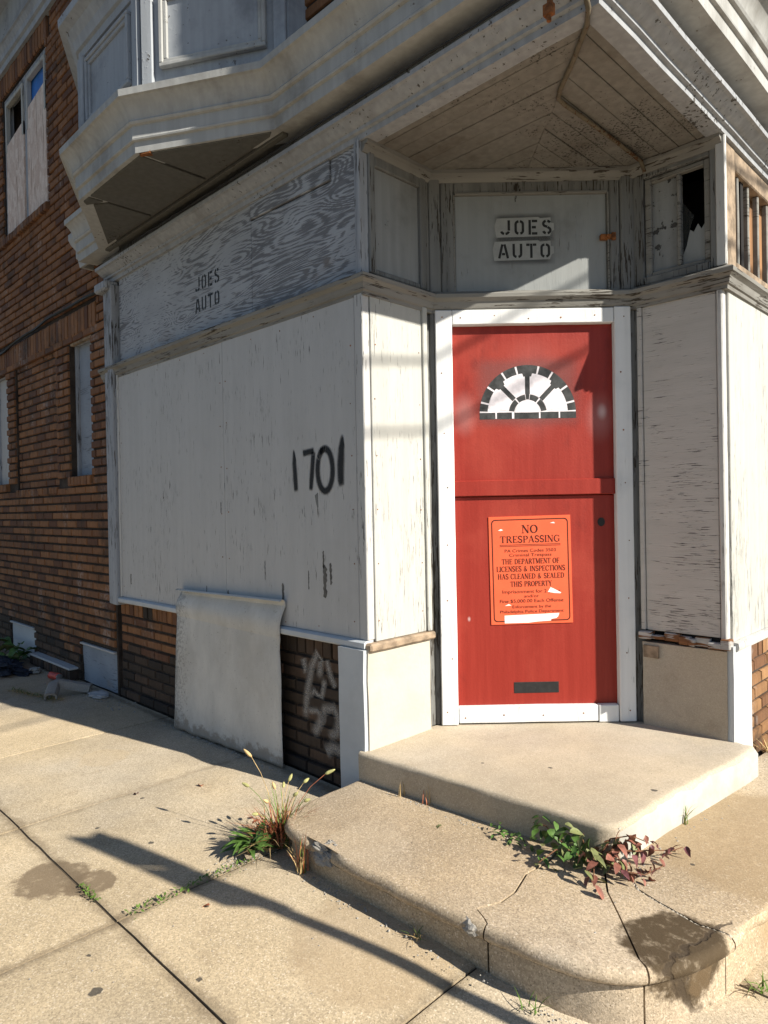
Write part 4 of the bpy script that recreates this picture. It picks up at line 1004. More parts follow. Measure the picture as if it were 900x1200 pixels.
# lower curved step in four stones with a rounded nosing
plp = [(-1.20, -.06), (-1.195, -.30), (-1.175, -.45), (-1.13, -.535), (-1.06, -.578), (-.95, -.592), (-.74, -.597), (-.41, -.590), (-.14, -.572), (.05, -.555), (.15, -.535), (.24, -.495), (.315, -.425), (.375, -.325), (.415, -.205), (.438, -.06), (.458, .116), (.49, .5), (.53, 1.0), (.57, 1.7), (.60, 2.4)]
pstep = empty('curved_step', (-.3, -.3, 0), 'wide weathered stone step curving round the corner below the slab', 'step')
PP = [Vector(p) for p in plp]; dense = []
for i in range(len(PP) - 1):
    # catmull-rom
    p0, p1, p2, p3 = PP[max(0, i - 1)], PP[i], PP[i + 1], PP[min(len(PP) - 1, i + 2)]; k = max(2, int((p2 - p1).length / .02))
    for j in range(k):
        t = j / k; dense.append(.5 * ((2 * p1) + (p2 - p0) * t + (2 * p0 - 5 * p1 + 4 * p2 - p3) * t * t + (3 * p1 - p0 - 3 * p2 + p3) * t ** 3))
dense.append(PP[-1])
def near(x, y): return min(range(len(dense)), key=lambda i: (dense[i] - Vector((x, y))).length)
iA = near(-.12, -.574); iB = near(.312, -.428); iC = near(.43, -.12)
cutA = [(-.135, -.545), (-.185, -.520), (-.150, -.44), (-.150, -.36), (-.185, -.24), (-.172, -.13), (-.20, .06)]
cutB = [(.285, -.405), (.155, -.255), (.066, -.156), (-.01, -.03), (-.05, .06)]
cutC = [(.40, -.125), (.34, -.135), (.20, -.10), (.126, -.075), (.04, .02), (-.03, .06)]
ZP = .125
NOS = [(-.014, -.075), (-.014, .030), (-.014, .062), (-.015, .066), (-.026, .070), (-.028, .0765), (-.026, .0785), (-.002, .079), (.006, .082), (.0115, .089), (.014, .099), (.0125, .109), (.007, .118), (-.001, .1235), (-.010, .125)]
def stone(i0, i1, cutL, cutR, backp, gl=.003, gr=.003):
    mb = MB(); k = len(NOS); vs = []; idx = list(range(i0, i1 + 1)); n = len(idx)
    for q_, i in enumerate(idx):
        p = dense[i]; d = (dense[min(i + 1, len(dense) - 1)] - dense[max(i - 1, 0)]).normalized(); nn = Vector((d.y, -d.x))
        if q_ == 0: p = p + d * gl
        if q_ == n - 1: p = p - d * gr
        for j, (a, z) in enumerate(NOS):
            q = p + nn * a; w1 = mnoise.noise(Vector((q.x * 10, q.y * 10, z * 12))) * .004 + mnoise.noise(Vector((q.x * 38, q.y * 38, z * 40))) * .0022
            chip = max(0, mnoise.noise(Vector((q.x * 5.2 + 3, q.y * 5.2, 1.0))) - .28) * .05 if j in (8, 9, 10, 11, 12) else 0
            # broken patch near the left end
            bp = math.exp(-((p.x + .86) / .075) ** 2) * (.034 if 6 <= j <= 13 and p.y < -.5 else 0)
            w1 -= chip + bp
            vs.append(Vector((q.x + nn.x * w1, q.y + nn.y * w1, z - (bp * .6 if j >= 9 else 0))))
    fs = [(a * k + j, (a + 1) * k + j, (a + 1) * k + j + 1, a * k + j + 1) for a in range(n - 1) for j in range(k - 1)]
    edge = [(dense[i0].x, dense[i0].y)]; base = len(vs)
    loop = cutR + backp + cutL[::-1]                    # from the right end of the nosing back to its left end
    vs += [Vector((x, y, ZP)) for x, y in loop]; nl = len(loop)
    fs.append(tuple([a * k + k - 1 for a in range(n)] + [base + i for i in range(nl)]))
    vs += [Vector((x, y, ZP - .07)) for x, y in loop]
    for i in range(nl - 1): fs.append((base + i, base + i + 1, base + nl + i + 1, base + nl + i))
    fs.append(tuple([(n - 1) * k + j for j in range(k)] + [base, base + nl])); fs.append(tuple([j for j in range(k)][::-1] + [base + 2 * nl - 1, base + nl - 1][::1]))
    mb.add(vs, fs); return mb.build('step_stone', 'plinth', pstep, smooth=32, recalc=True)
def shift(c, dx, dy): return [(x + dx, y + dy) for x, y in c]
stone(0, iA, [(-1.15, -.06), (-1.16, .02)], shift(cutA, -.006, 0), [(-.21, .10), (-1.15, .10)])
stone(iA, iB, shift(cutA, .003, 0), shift(cutB, -.0045, .001), [(-.06, .10), (-.19, .10)])
stone(iB, iC, shift(cutB, .0045, -.001), shift(cutC, .0, -.004), [(-.04, .08)])
stone(iC, len(dense) - 1, shift(cutC, .004, .004), [(.565, 2.4), (.1, 2.4)], [(.02, 1.0), (.0, .1)])
# dark bedding under the stones and pale mortar in the right-hand joint
mb = MB(); mb.prism([(-1.13, -.02), (-1.13, -.45), (-1.05, -.54), (-.4, -.55), (.1, -.51), (.25, -.44), (.36, -.22), (.42, .12), (.5, 1.0), (.53, 2.35), (.05, 2.35), (-.0, .2), (-.3, .1)], 0.0, .098); mb.build('bedding', 'joint', pstep)
def lump(mb, c, r, seed, flat=.6, sub=2, amp=.35):
    bm = bmesh.new(); bmesh.ops.create_icosphere(bm, subdivisions=sub, radius=1)
    vs = []
    for v in bm.verts:
        f = 1 + amp * mnoise.noise(v.co * 1.7 + Vector((seed, 0, 0))) + amp * .4 * mnoise.noise(v.co * 5 + Vector((0, seed, 0))) + (amp * .3 * mnoise.noise(v.co * 13) if sub > 3 else 0)
        vs.append(Vector(c) + Vector((v.co.x * r[0], v.co.y * r[1], v.co.z * r[2])) * f)
    bm.verts.index_update(); fs = [tuple(v.index for v in f.verts) for f in bm.faces]; bm.free(); mb.add(vs, fs)
mb = MB(); jp = [Vector(p) for p in [(.43, -.118)] + cutC[:5]]; rj = random.Random(4)
for i in range(len(jp) - 1):
    a, b_ = jp[i], jp[i + 1]; k = max(2, int((b_ - a).length / .012))
    for q in range(k):
        c = a.lerp(b_, q / k); lump(mb, (c.x + rj.uniform(-.004, .004), c.y + rj.uniform(-.004, .004), .1185), (.010, .008, .0065), rj.uniform(0, 50), sub=1, amp=.6)
mb.build('mortar_joint', 'mortarpale', pstep)
mb = MB(); lump(mb, (-.865, -.560, .080), (.095, .034, .040), 3, sub=5, amp=.55); mb.build('cement_patch', 'stone_frag', pstep)
mb = MB(); lump(mb, (-.165, -.572, .100), (.036, .022, .022), 8, sub=3, amp=.5); mb.build('cement_patch', 'stone_frag', pstep)

# ================================================================== THINGS
# curled metal sheet leaning on the base
def sheet():
    mb = MB(); nu, nv = 26, 44; vs = []
    u0, u1 = -2.925, -1.845
    for j in range(nv + 1):
        v = j / nv
        for i in range(nu + 1):
            t = i / nu
            zc, zt = .715 - .02 * t, .862 + .02 * t
            if v < .75:
                z = zc * v / .75; n = .088 - .055 * t - (.038 - .045 * t) * (v / .75)
            elif v < .92:
                q = (v - .75) / .17; z = zc + (zt - zc) * q; n = .050 - .010 * t - .026 * q + .022 * math.sin(q * 3.14)
            else:
                a = (v - .92) / .08 * 2.4; z = zt + .026 * math.sin(a); n = .022 + .026 * (1 - math.cos(a))
            uu = u0 + (u1 - u0) * t + (.012 + .035 * t) * max(0, v - .70) / .3
            n += .004 * mnoise.noise(Vector((t * 3, v * 2.5, 2))) + .0015 * mnoise.noise(Vector((t * 9, v * 7, 5)))
            if v == 0: z += .010 * mnoise.noise(Vector((t * 14, 0, 4))) + .004
            uu += .006 * mnoise.noise(Vector((i // nu, v * 5, 7 + 9 * (i == 0)))) if i in (0, nu) else 0
            vs.append(FL(uu, n, max(.001, z)))
    fs = [(j * (nu + 1) + i, j * (nu + 1) + i + 1, (j + 1) * (nu + 1) + i + 1, (j + 1) * (nu + 1) + i) for j in range(nv) for i in range(nu)]
    mb.add(vs, fs); o = mb.build('metal_sheet', 'sheet', None, 'off-white painted metal sheet with curled top leaning against brick base', 'metal sheet', smooth=11, recalc=False)
    md = o.modifiers.new('thickness', 'SOLIDIFY'); md.thickness = .003; md.offset = 0
sheet()

# posted notice
SG = empty('notice_sign', tuple(DG(-.012, -.010, .765)), 'orange no trespassing notice posted on the lower red door', 'sign')
SO = DG(-.0145, 0, 0)
FS = Fr((SO.x, SO.y), (DG.u.x, DG.u.y), (DG.n.x, DG.n.y)); SZ = .766; SW, SH = .424, .560
# tilt a touch as in the place: shear along u
def sgn(u, z): return (u + (z - SH) * -.011 + .003, SZ + z + u * .012)
class FSg:
    n = FS.n
    def __call__(s, u, n, z): a, b_ = sgn(u, z); return FS(a, n, b_)
FSG = FSg()
NS = -.0125
mb = MB(); mb.box(FSG, -SW / 2, SW / 2, 0, SH, -.0168, NS); mb.build('card', 'orange', SG)
def rrect(hw, z0, z1, r): return arcp(hw - r, z1 - r, r, r, 0, 90, 5) + arcp(-hw + r, z1 - r, r, r, 90, 180, 5) + arcp(-hw + r, z0 + r, r, r, 180, 270, 5) + arcp(hw - r, z0 + r, r, r, 270, 360, 5)
mb = MB(); o_ = rrect(SW / 2 - .013, .013, SH - .015, .02); i_ = rrect(SW / 2 - .0185, .0185, SH - .0205, .016); n_ = len(o_)
mb.add([FSG(u, NS + .0006, z) for u, z in o_ + i_], [(k, (k + 1) % n_, n_ + (k + 1) % n_, n_ + k) for k in range(n_)]); mb.build('border', 'signink', SG, recalc=False)
# a plain roman capital alphabet: strokes with thick stems, thin bars and serifs; cell 0..w by 0..1
tk, th = .15, .055
def ser(x, y, w_=.26): return ([(x - w_ / 2, y), (x + w_ / 2, y)], th)
def stem(x, a=0, b_=1): return [([(x, a), (x, b_)], tk)]
SER = {
 'I': (.34, stem(.17) + [ser(.17, .03), ser(.17, .97)]),
 'N': (.78, [([(.14, 0), (.14, 1)], th), ([(.14, 1), (.64, 0)], tk), ([(.64, 0), (.64, 1)], th), ser(.14, .03, .24), ser(.12, .97, .2), ser(.64, .97, .24)]),
 'O': (.80, [(arcp(.40, .5, .30, .47, 0, 360, 24), [tk * (.45 + .62 * abs(math.cos(R(i * 15)))) for i in range(25)])]),
 'T': (.72, stem(.36) + [([(.03, .97), (.69, .97)], th), ([(.045, .76), (.045, .99)], th), ([(.675, .76), (.675, .99)], th), ser(.36, .03)]),
 'R': (.78, stem(.19) + [(arcp(.36, .74, .22, .23, 90, -90, 10), [th + (tk - th) * math.sin(math.pi * i / 10) for i in range(11)]), ([(.1, .97), (.38, .97)], th), ([(.2, .51), (.38, .51)], th), ([(.42, .50), (.70, .02)], tk), ser(.19, .03), ser(.70, .03, .16)]),
 'E': (.68, stem(.19) + [([(.08, .97), (.60, .97)], th), ([(.2, .51), (.46, .51)], th), ([(.08, .03), (.62, .03)], th), ([(.60, .78), (.60, 1)], th), ([(.62, 0), (.62, .24)], th), ([(.46, .40), (.46, .62)], th)]),
 'S': (.60, [(arcp(.30, .73, .20, .24, 20, 250, 12), [th + (tk - th) * (.25 + .75 * abs(math.sin(math.pi * i / 12))) for i in range(13)]), ([(.17, .58), (.30, .50), (.43, .41)], tk), (arcp(.30, .27, .21, .24, 70, -160, 12), [th + (tk - th) * (.25 + .75 * abs(math.sin(math.pi * i / 12))) for i in range(13)]), ([(.50, .74), (.50, .98)], th), ([(.09, .02), (.09, .27)], th)]),
 'P': (.68, stem(.19) + [(arcp(.36, .72, .23, .25, 90, -90, 10), [th + (tk - th) * math.sin(math.pi * i / 10) for i in range(11)]), ([(.1, .97), (.38, .97)], th), ([(.2, .47), (.38, .47)], th), ser(.19, .03)]),
 'A': (.78, [([(.36, 1), (.12, .02)], th), ([(.38, 1), (.64, .02)], tk), ([(.2, .33), (.56, .33)], th), ser(.11, .03, .22), ser(.65, .03, .24)]),
 'G': (.80, [(arcp(.42, .5, .32, .47, 40, 325, 20), [th + (tk - th) * abs(math.sin(math.pi * min(1, max(0, (i - 1) / 18)))) for i in range(21)]), ([(.66, 0.06), (.66, .42)], tk * .8), ([(.50, .42), (.76, .42)], th), ([(.68, .68), (.68, .96)], th)]),
 'H': (.84, stem(.19) + stem(.65) + [([(.19, .52), (.65, .52)], th), ser(.19, .03), ser(.19, .97), ser(.65, .03), ser(.65, .97)]),
 'D': (.80, stem(.19) + [(arcp(.32, .5, .38, .47, 90, -90, 14), [th + (tk - th) * math.sin(math.pi * i / 14) for i in range(15)]), ([(.1, .97), (.34, .97)], th), ([(.1, .03), (.34, .03)], th)]),
 'M': (.96, [([(.14, 0), (.16, 1)], th), ([(.18, 1), (.47, .05)], tk), ([(.47, .05), (.76, 1)], th)] + stem(.80) + [ser(.14, .03, .22), ser(.14, .97, .2), ser(.80, .03), ser(.80, .97)]),
 'F': (.64, stem(.19) + [([(.08, .97), (.58, .97)], th), ([(.2, .51), (.46, .51)], th), ser(.19, .03), ([(.58, .76), (.58, 1)], th), ([(.46, .40), (.46, .62)], th)]),
 'L': (.64, stem(.19) + [([(.08, .03), (.60, .03)], th), ser(.19, .97), ([(.60, 0), (.60, .26)], th)]),
 'C': (.74, [(arcp(.41, .5, .31, .47, 40, 320, 20), [th + (tk - th) * abs(math.sin(math.pi * i / 20)) for i in range(21)]), ([(.66, .68), (.66, .96)], th), ([(.66, .06), (.66, .28)], th)]),
 'Y': (.74, [([(.37, .46), (.10, 1)], tk), ([(.37, .46), (.62, 1)], th)] + stem(.37, 0, .48) + [ser(.10, .97), ser(.63, .97, .22), ser(.37, .03)]),
 '&': (.86, [([(.66, .03), (.28, .60)], tk), (arcp(.34, .76, .14, .2, -60, 240, 12), th * 1.4), (arcp(.30, .25, .20, .22, 100, 350, 12), tk * .8), ([(.5, .2), (.72, .5)], th)]),
 ' ': (.40, [])}
def serif(text, zc, h, width, bold=1.0, name='lettering'):
    tot = sum(SER[c][0] for c in text); sx = width / (tot * h); mb = MB(); x = -width / 2
    for c in text:
        wc, st = SER[c]
        for (pts, wd) in st:
            p2 = [(x + p[0] * h * sx, zc + p[1] * h) for p in pts]
            vert = abs(p2[-1][0] - p2[0][0]) < abs(p2[-1][1] - p2[0][1])
            f = h * bold * (.5 + .5 * min(1, sx) if vert else 1)
            k0 = len(mb.v)
            mb.ribbonF(FSG, p2, [a * f for a in wd] if isinstance(wd, list) else wd * f, NS + .0008)
        x += wc * h * sx
    mb.uv = {}; return mb.build(name, 'signink', SG, recalc=False)
def plain(text, zc, h, width):
    cu = bpy.data.curves.new('lettering', 'FONT'); cu.body = text; cu.align_x = 'LEFT'; cu.size = 1
    t = bpy.data.objects.new('tmp', cu); COL.objects.link(t); dg = bpy.context.evaluated_depsgraph_get()
    me = t.evaluated_get(dg).to_mesh(); xs = [v.co.x for v in me.vertices]; x0, x1 = min(xs), max(xs); mb = MB()
    mb.add([FSG(-width / 2 + (v.co.x - x0) / (x1 - x0) * width, NS + .0008, zc + v.co.y * h / .72) for v in me.vertices], [tuple(p.vertices) for p in me.polygons])
    t.evaluated_get(dg).to_mesh_clear(); bpy.data.objects.remove(t); bpy.data.curves.remove(cu)
    mb.build('lettering', 'signink', SG, recalc=False)
ZT = lambda yy: (997 - yy) / 889 * SH       # rows measured down the notice
serif('NO', ZT(249), .042, .086, 1.25); serif('TRESPASSING', ZT(326), .035, .312, 1.15)
mb = MB()
for a in (343, 354): mb.patchF(FSG, -.158, .158, ZT(a) - .0013, ZT(a) + .0013, NS + .0008)
mb.uv = {}; mb.build('underline', 'signink', SG, recalc=False)
plain('PA Crimes Codes 3503', ZT(404), .0165, .265); plain('Criminal Trespass', ZT(440), .0165, .22)
serif('THE DEPARTMENT OF', ZT(502), .0275, .300, 1.1); serif('LICENSES & INSPECTIONS', ZT(563), .0275, .358, 1.1)
serif('HAS CLEANED & SEALED', ZT(625), .0275, .346, 1.1); serif('THIS PROPERTY', ZT(688), .0275, .216, 1.1)
plain('Imprisonment for 2 years', ZT(742), .018, .30); plain('and/or', ZT(779), .016, .078); plain('Fine $5,000.00 Each Offense', ZT(820), .018, .33)
plain('Enforcement by the', ZT(866), .016, .20); plain('Philadelphia Police Department', ZT(905), .016, .33)
mb = MB(); mb.prismF(FSG, [(-.143, .006), (-.02, .006), (.02, .010), (.098, .014), (.098, .022), (.125, .026), (.135, .034), (.142, .052), (.06, .050), (-.143, .046)], NS + .0002, NS + .0014); mb.build('paper_strip', 'label', SG)
mb = MB(); mb.prismF(FSG, [(.085, .163), (.10, .187), (.115, .180), (.13, .172), (.155, .158), (.150, .154), (.12, .156)], NS + .0002, NS + .0013)
mb.prismF(FSG, [(-.165, .488), (-.15, .496), (-.138, .490), (-.15, .486)], NS + .0002, NS + .0013).prismF(FSG, [(.105, .520), (.125, .526), (.132, .518)], NS + .0002, NS + .0013).prismF(FSG, [(-.14, .096), (-.12, .106), (-.105, .098)], NS + .0002, NS + .0013); mb.build('torn_spot', 'label', SG)

# conduit under the canopy
pts = [(.005, -.105, 3.30), (-.006, -.10, 3.16), (-.012, -.04, 3.075), (-.06, .04, 3.082), (-.20, .19, 3.084), (-.33, .315, 3.084), (-.365, .36, 3.084), (-.372, .42, 3.084), (-.365, .60, 3.084), (-.36, .9, 3.084), (-.358, 1.13, 3.08), (-.358, 1.165, 3.04)]
o = MB().tube(pts, .010, 8).build('ceiling_conduit', 'conduit', None, 'painted conduit bent across the wooden ceiling above the entry', 'conduit', smooth=60)
# rusty bracket hanging from the crown
br = MB()
br.box(Fr((-.118, -.108), (1, 0), (0, -1)), -.012, .012, 3.085, 3.17, 0, .004).box(Fr((-.118, -.108), (1, 0), (0, -1)), -.018, .018, 3.065, 3.105, -.003, .022)
br.tube([(-.118, -.118, 3.07), (-.118, -.118, 3.045)], .009, 8); br.build('rusty_bracket', 'rust', None, 'small rusty bracket hanging from the crown above the entry corner', 'bracket', bevel=.002)
# cables
def cable(name, pts, r, label, mat='cable', cat='cable', group=None): return MB().tube(pts, r, 6).build(name, mat, None, label, cat, group, smooth=60)
cp = []
for i in range(40):
    t = i / 39; x = -4.02 - 3.4 * t; cp.append((x, -.022 - .006 * math.sin(t * 25), 3.07 + .03 * math.sin(t * 5.2) - .07 * t + .008 * mnoise.noise(Vector((x * 3, 0, 0)))))
cable('wall_cable', cp, .012, 'thick black cable sagging along the brick wall above the small window')
cp = [(-3.2 + 3.3 * i / 30, -.106 + .006 * mnoise.noise(Vector((i * .7, 2, 0))), 3.203 + .01 * mnoise.noise(Vector((i * .5, 0, 0)))) for i in range(31)]
cable('crown_cable', cp, .005, 'thin black cable lying along the top of the storefront crown')
# wires over the side street (their shadows cross the door)
for k, (W, d, lab) in enumerate((((3.963, 1.20, 5.5), (-.19, .98), 'overhead utility wire casting the upper line of shade on the door'), ((4.483, 1.30, 5.5), (-.13, .99), 'overhead utility wire casting the lower line of shade on the door'))):
    W = Vector(W); d = Vector((*d, 0)).normalized()
    MB().tube([W + d * t - Vector((0, 0, .0)) for t in (-14, -7, 0, 7, 14)], .013, 8).build('utility_wire', 'cable', None, lab, 'wire', smooth=60)

# kerbside post with two stacked plates; its long shadow falls over the sidewalk
PB = Vector((1.62, -.335, 0))
ps = empty('parking_sign_post', tuple(PB), 'steel kerbside sign post with two stacked blank-backed plates', 'sign post')
mbp = MB().tube([PB - Vector((0, 0, .06)), PB + Vector((0, 0, 2.29))], .026, 8); mbp.build('post', 'steel', ps, smooth=60)
FPst = Fr((PB.x, PB.y), (math.cos(R(40)), math.sin(R(40))), (math.sin(R(40)), -math.cos(R(40))))
for (z0, z1) in ((1.99, 2.30), (1.66, 1.98)):
    mbp = MB(); mbp.box(FPst, -.125, .125, z0, z1, .026, .030); mbp.build('sign_plate', 'steel', ps, bevel=.001)

# ---- plants ------------------------------------------------------------
def leafmesh(name, mat, L=1.0, W=.5, fold=.25, droop=.35):
    pr = [(0, 0), (.12, .55), (.35, 1), (.62, .82), (.85, .4), (1, 0)]; vs = []; fs = []
    for (t, w_) in pr:
        z = -droop * t * t; vs += [(-w_ * W / 2, t * L, z + fold * w_ * W / 2), (0, t * L, z), (w_ * W / 2, t * L, z + fold * w_ * W / 2)]
    for i in range(len(pr) - 1):
        for j in range(2): fs.append((3 * i + j, 3 * i + j + 1, 3 * i + 4 + j, 3 * i + 3 + j))
    me = bpy.data.meshes.new(name); me.from_pydata(vs, [], fs)
    for p in me.polygons: p.use_smooth = True
    me.materials.append(M[mat]); return me
LM = {(m_, k): leafmesh('leaf', m_, 1, (.50, .62, .26)[k], (.2, .5, .4)[k], (.3, .55, .30)[k]) for m_ in ('leaf', 'leaf2', 'leafred', 'leafdark', 'grass', 'dry', 'redgrass') for k in (0, 1, 2)}
def leaf(parent, p, az, pitch, size, mat, roll=0, k=0):
    o = bpy.data.objects.new('leaf', LM[(mat, k)]); link(o, parent, p); o.scale = (size,) * 3
    o.rotation_euler = (pitch, roll, az); return o
rv = random.Random(11)
vine = empty('creeping_vine', (-.06, -.09, .125), 'bushy creeper with green to purple-red leaves growing at the slab corner', 'plant')
stems = [[(-.10, -.02, .125), (-.16, -.05, .17), (-.24, -.03, .20), (-.30, -.02, .19)], [(-.08, -.03, .125), (-.10, -.09, .18), (-.13, -.14, .19), (-.17, -.19, .15)],
         [(-.06, -.03, .125), (-.03, -.08, .19), (.0, -.12, .19), (.03, -.18, .14)], [(-.04, -.02, .125), (.02, -.03, .20), (.07, .03, .19), (.10, .12, .17), (.13, .20, .15), (.14, .27, .14)],
         [(-.05, -.02, .125), (.03, -.07, .17), (.09, -.06, .16), (.13, -.02, .15), (.15, .08, .15)], [(-.08, .0, .125), (-.09, -.04, .21), (-.10, -.07, .235), (-.12, -.10, .23)],
         [(-.05, -.02, .125), (.0, .0, .22), (.05, .05, .23), (.09, .10, .20)]]
ms = MB()
for s_ in stems: ms.tube(s_, .0035, 5, .0015)
ms.build('stem', 'stem', vine, smooth=60)
for si, s_ in enumerate(stems):
    n_ = 30 if len(s_) > 4 else 26
    for i in range(n_):
        t = (i + .6) / n_ * (len(s_) - 1); a = min(int(t), len(s_) - 2); p = Vector(s_[a]).lerp(Vector(s_[a + 1]), t - a)
        p += Vector((rv.uniform(-.03, .03), rv.uniform(-.03, .03), rv.uniform(-.035, .03))); p.z = max(p.z, .140)
        redness = (p.x + .16) / .30 + rv.uniform(-.35, .3)
        mt = 'leaf' if redness < .15 else ('leaf2' if redness < .5 else ('leafred' if redness < .85 else 'leafdark'))
        sz = rv.uniform(.034, .060) * (.68 if p.x > .08 else 1)
        leaf(vine, p, rv.uniform(0, 6.28), rv.uniform(-1.0, .15), sz, mt, rv.uniform(-.5, .5), rv.randrange(2))
wd2 = empty('low_weed', (-.38, -.10, .125), 'small low green weed in the shade along the slab foot', 'weed')
for i in range(34):
    t = rv.random(); p = Vector((-.46 + .20 * t + rv.uniform(-.02, .02), -.075 - .0 * t + rv.uniform(-.035, .02), .128 + rv.uniform(.004, .04)))
    leaf(wd2, p, rv.uniform(0, 6.28), rv.uniform(-.4, .5), rv.uniform(.016, .032), 'leaf', rv.uniform(-.4, .4), 0)
def blades(mb, c, n, h, spread, wdt, rnd, lean=(0, 0)):
    for i in range(n):
        a = rnd.uniform(0, 6.28); L = h * rnd.uniform(.5, 1.1); sp = spread * rnd.uniform(.3, 1.2)
        b0 = Vector(c) + Vector((rnd.uniform(-.02, .02), rnd.uniform(-.02, .02), 0)); q = Vector((-math.sin(a), math.cos(a), 0)) * wdt * .5; vs = []
        for j in range(5):
            t = j / 4; p = b0 + Vector((math.cos(a) * sp * t ** 1.8 + lean[0] * t, math.sin(a) * sp * t ** 1.8 + lean[1] * t, L * (t - .35 * (sp / max(h, .01)) * t * t))); ww = (1 - t) ** .7
            vs += [p - q * ww, p + q * ww]
        mb.add(vs, [(2 * j, 2 * j + 1, 2 * j + 3, 2 * j + 2) for j in range(4)])
rg = random.Random(3)
# foxtail clump at the end of the curved step
fx_ = empty('foxtail_clump', (-1.17, -.56, 0), 'tall foxtail grass clump with pale seed heads at left end of curved step', 'grass clump')
mb = MB(); blades(mb, (-1.17, -.55, 0), 70, .22, .16, .009, rg); blades(mb, (-1.20, -.58, 0), 50, .18, .16, .008, rg); mb.build('blades', 'redgrass', fx_, recalc=False)
mb = MB(); blades(mb, (-1.165, -.54, 0), 36, .26, .15, .008, rg); mb.build('blades', 'grass', fx_, recalc=False)
mb = MB(); blades(mb, (-1.19, -.60, 0), 70, .14, .17, .005, rg); blades(mb, (-1.22, -.66, 0), 26, .08, .12, .004, rg); mb.build('blades', 'dry', fx_, recalc=False)
def spindle(mb, p, d, L, r, k=7):
    a = d.orthogonal().normalized(); c = d.cross(a); vs = []; rows = (0, .12, .3, .55, .8, .95, 1); rad = (.25, .75, 1, .95, .65, .3, .05)
    for t, q in zip(rows, rad): vs += [p + d * L * t + (a * math.cos(6.283 * j / k) + c * math.sin(6.283 * j / k)) * r * q for j in range(k)]
    return mb.add(vs, [(i * k + j, i * k + (j + 1) % k, (i + 1) * k + (j + 1) % k, (i + 1) * k + j) for i in range(len(rows) - 1) for j in range(k)])
for i, (dx, dy, h, L) in enumerate(((-.11, -.04, .40, .050), (-.10, -.06, .27, .036), (.10, .12, .33, .046), (.01, .03, .30, .034), (-.03, .0, .26, .034), (.05, .02, .25, .030), (-.05, .05, .24, .030), (.07, .05, .22, .030), (.0, -.05, .23, .032), (.03, .08, .28, .030), (-.02, -.08, .18, .028))):
    b0 = Vector((-1.165 + dx * .2, -.55 + dy * .2, 0)); h *= .88; top = b0 + Vector((dx, dy, h)); mid_ = b0.lerp(top, .55) + Vector((-dx * .25, -dy * .25, .02))
    MB().tube([b0, b0.lerp(mid_, .5) + Vector((-dx * .06, -dy * .06, 0)), mid_, mid_.lerp(top, .5) + Vector((-dx * .05, -dy * .05, .006)), top], .0017, 5, .001).build('stalk', ('dry', 'grass', 'redgrass')[i % 3], fx_, smooth=60)
    d = (top - mid_ + Vector((dx, dy, -.02)) * .8).normalized(); spindle(MB(), top - d * .003, d, L, .0075).build('seed_head', 'seed' if i % 4 else 'dry', fx_, smooth=60)
ro = empty('leafy_rosette', (-1.205, -.665, 0), 'low dark green rosette weed in front of the foxtail clump', 'weed')
for i in range(42):
    a = rg.uniform(0, 6.28); leaf(ro, Vector((-1.205 + .02 * math.cos(a), -.66 + .02 * math.sin(a), .015 + .001 * i)), a, rg.uniform(.05, .9), rg.uniform(.075, .125), 'leaf', rg.uniform(-.3, .3), 2)
dg_ = empty('dry_tuft', (-.955, -.615, 0), 'dry straw tuft rooted at the foot of the curved step', 'grass clump')
mb = MB(); blades(mb, (-.955, -.612, 0), 22, .13, .07, .006, rg); mb.build('blades', 'dry', dg_, recalc=False)
mb = MB(); blades(mb, (-.95, -.61, 0), 10, .16, .05, .008, rg); mb.build('blades', 'redgrass', dg_, recalc=False)
mb = MB(); blades(mb, (-.945, -.612, 0), 5, .16, .03, .007, rg); mb.build('blades', 'grass', dg_, recalc=False)
def tuft(name, c, parts, label):
    e = empty(name, c, label, 'weed')
    for (mt, n, h, sp, wd) in parts: mb = MB(); blades(mb, c, n, h, sp, wd, rg); mb.build('blades', mt, e, recalc=False)
    return e
tuft('grass_sprig', (-.945, -.068, .125), [('dry', 7, .09, .03, .006)], 'straw sprig against the slab face, nearest the left pier')
tuft('grass_sprig', (-.80, -.058, .125), [('dry', 4, .10, .03, .005), ('redgrass', 2, .08, .05, .005)], 'thin orange sprig in the middle of the slab face')
tuft('grass_sprig', (.058, .50, .125), [('dry', 7, .12, .07, .005), ('grass', 3, .10, .05, .005)], 'thin straw sprig against the whitewashed slab side')
tuft('grass_sprig', (.488, -.05, -.048), [('grass', 14, .05, .06, .007)], 'bright green tuft at the foot of the curved step, right edge')
tuft('grass_sprig', (-.36, -.62, 0), [('dry', 10, .04, .07, .004), ('grass', 5, .04, .05, .004)], 'tiny sprig in the shade under the curved step')
tuft('grass_sprig', (.06, -.60, -.03), [('grass', 9, .05, .06, .005)], 'tiny green sprig by the curved step near the bottom edge')
tuft('dry_tuft', (.05, 1.56, .09), [('dry', 40, .12, .12, .006), ('redgrass', 14, .10, .12, .006)], 'heap of dry grass by the brick base at the right edge')
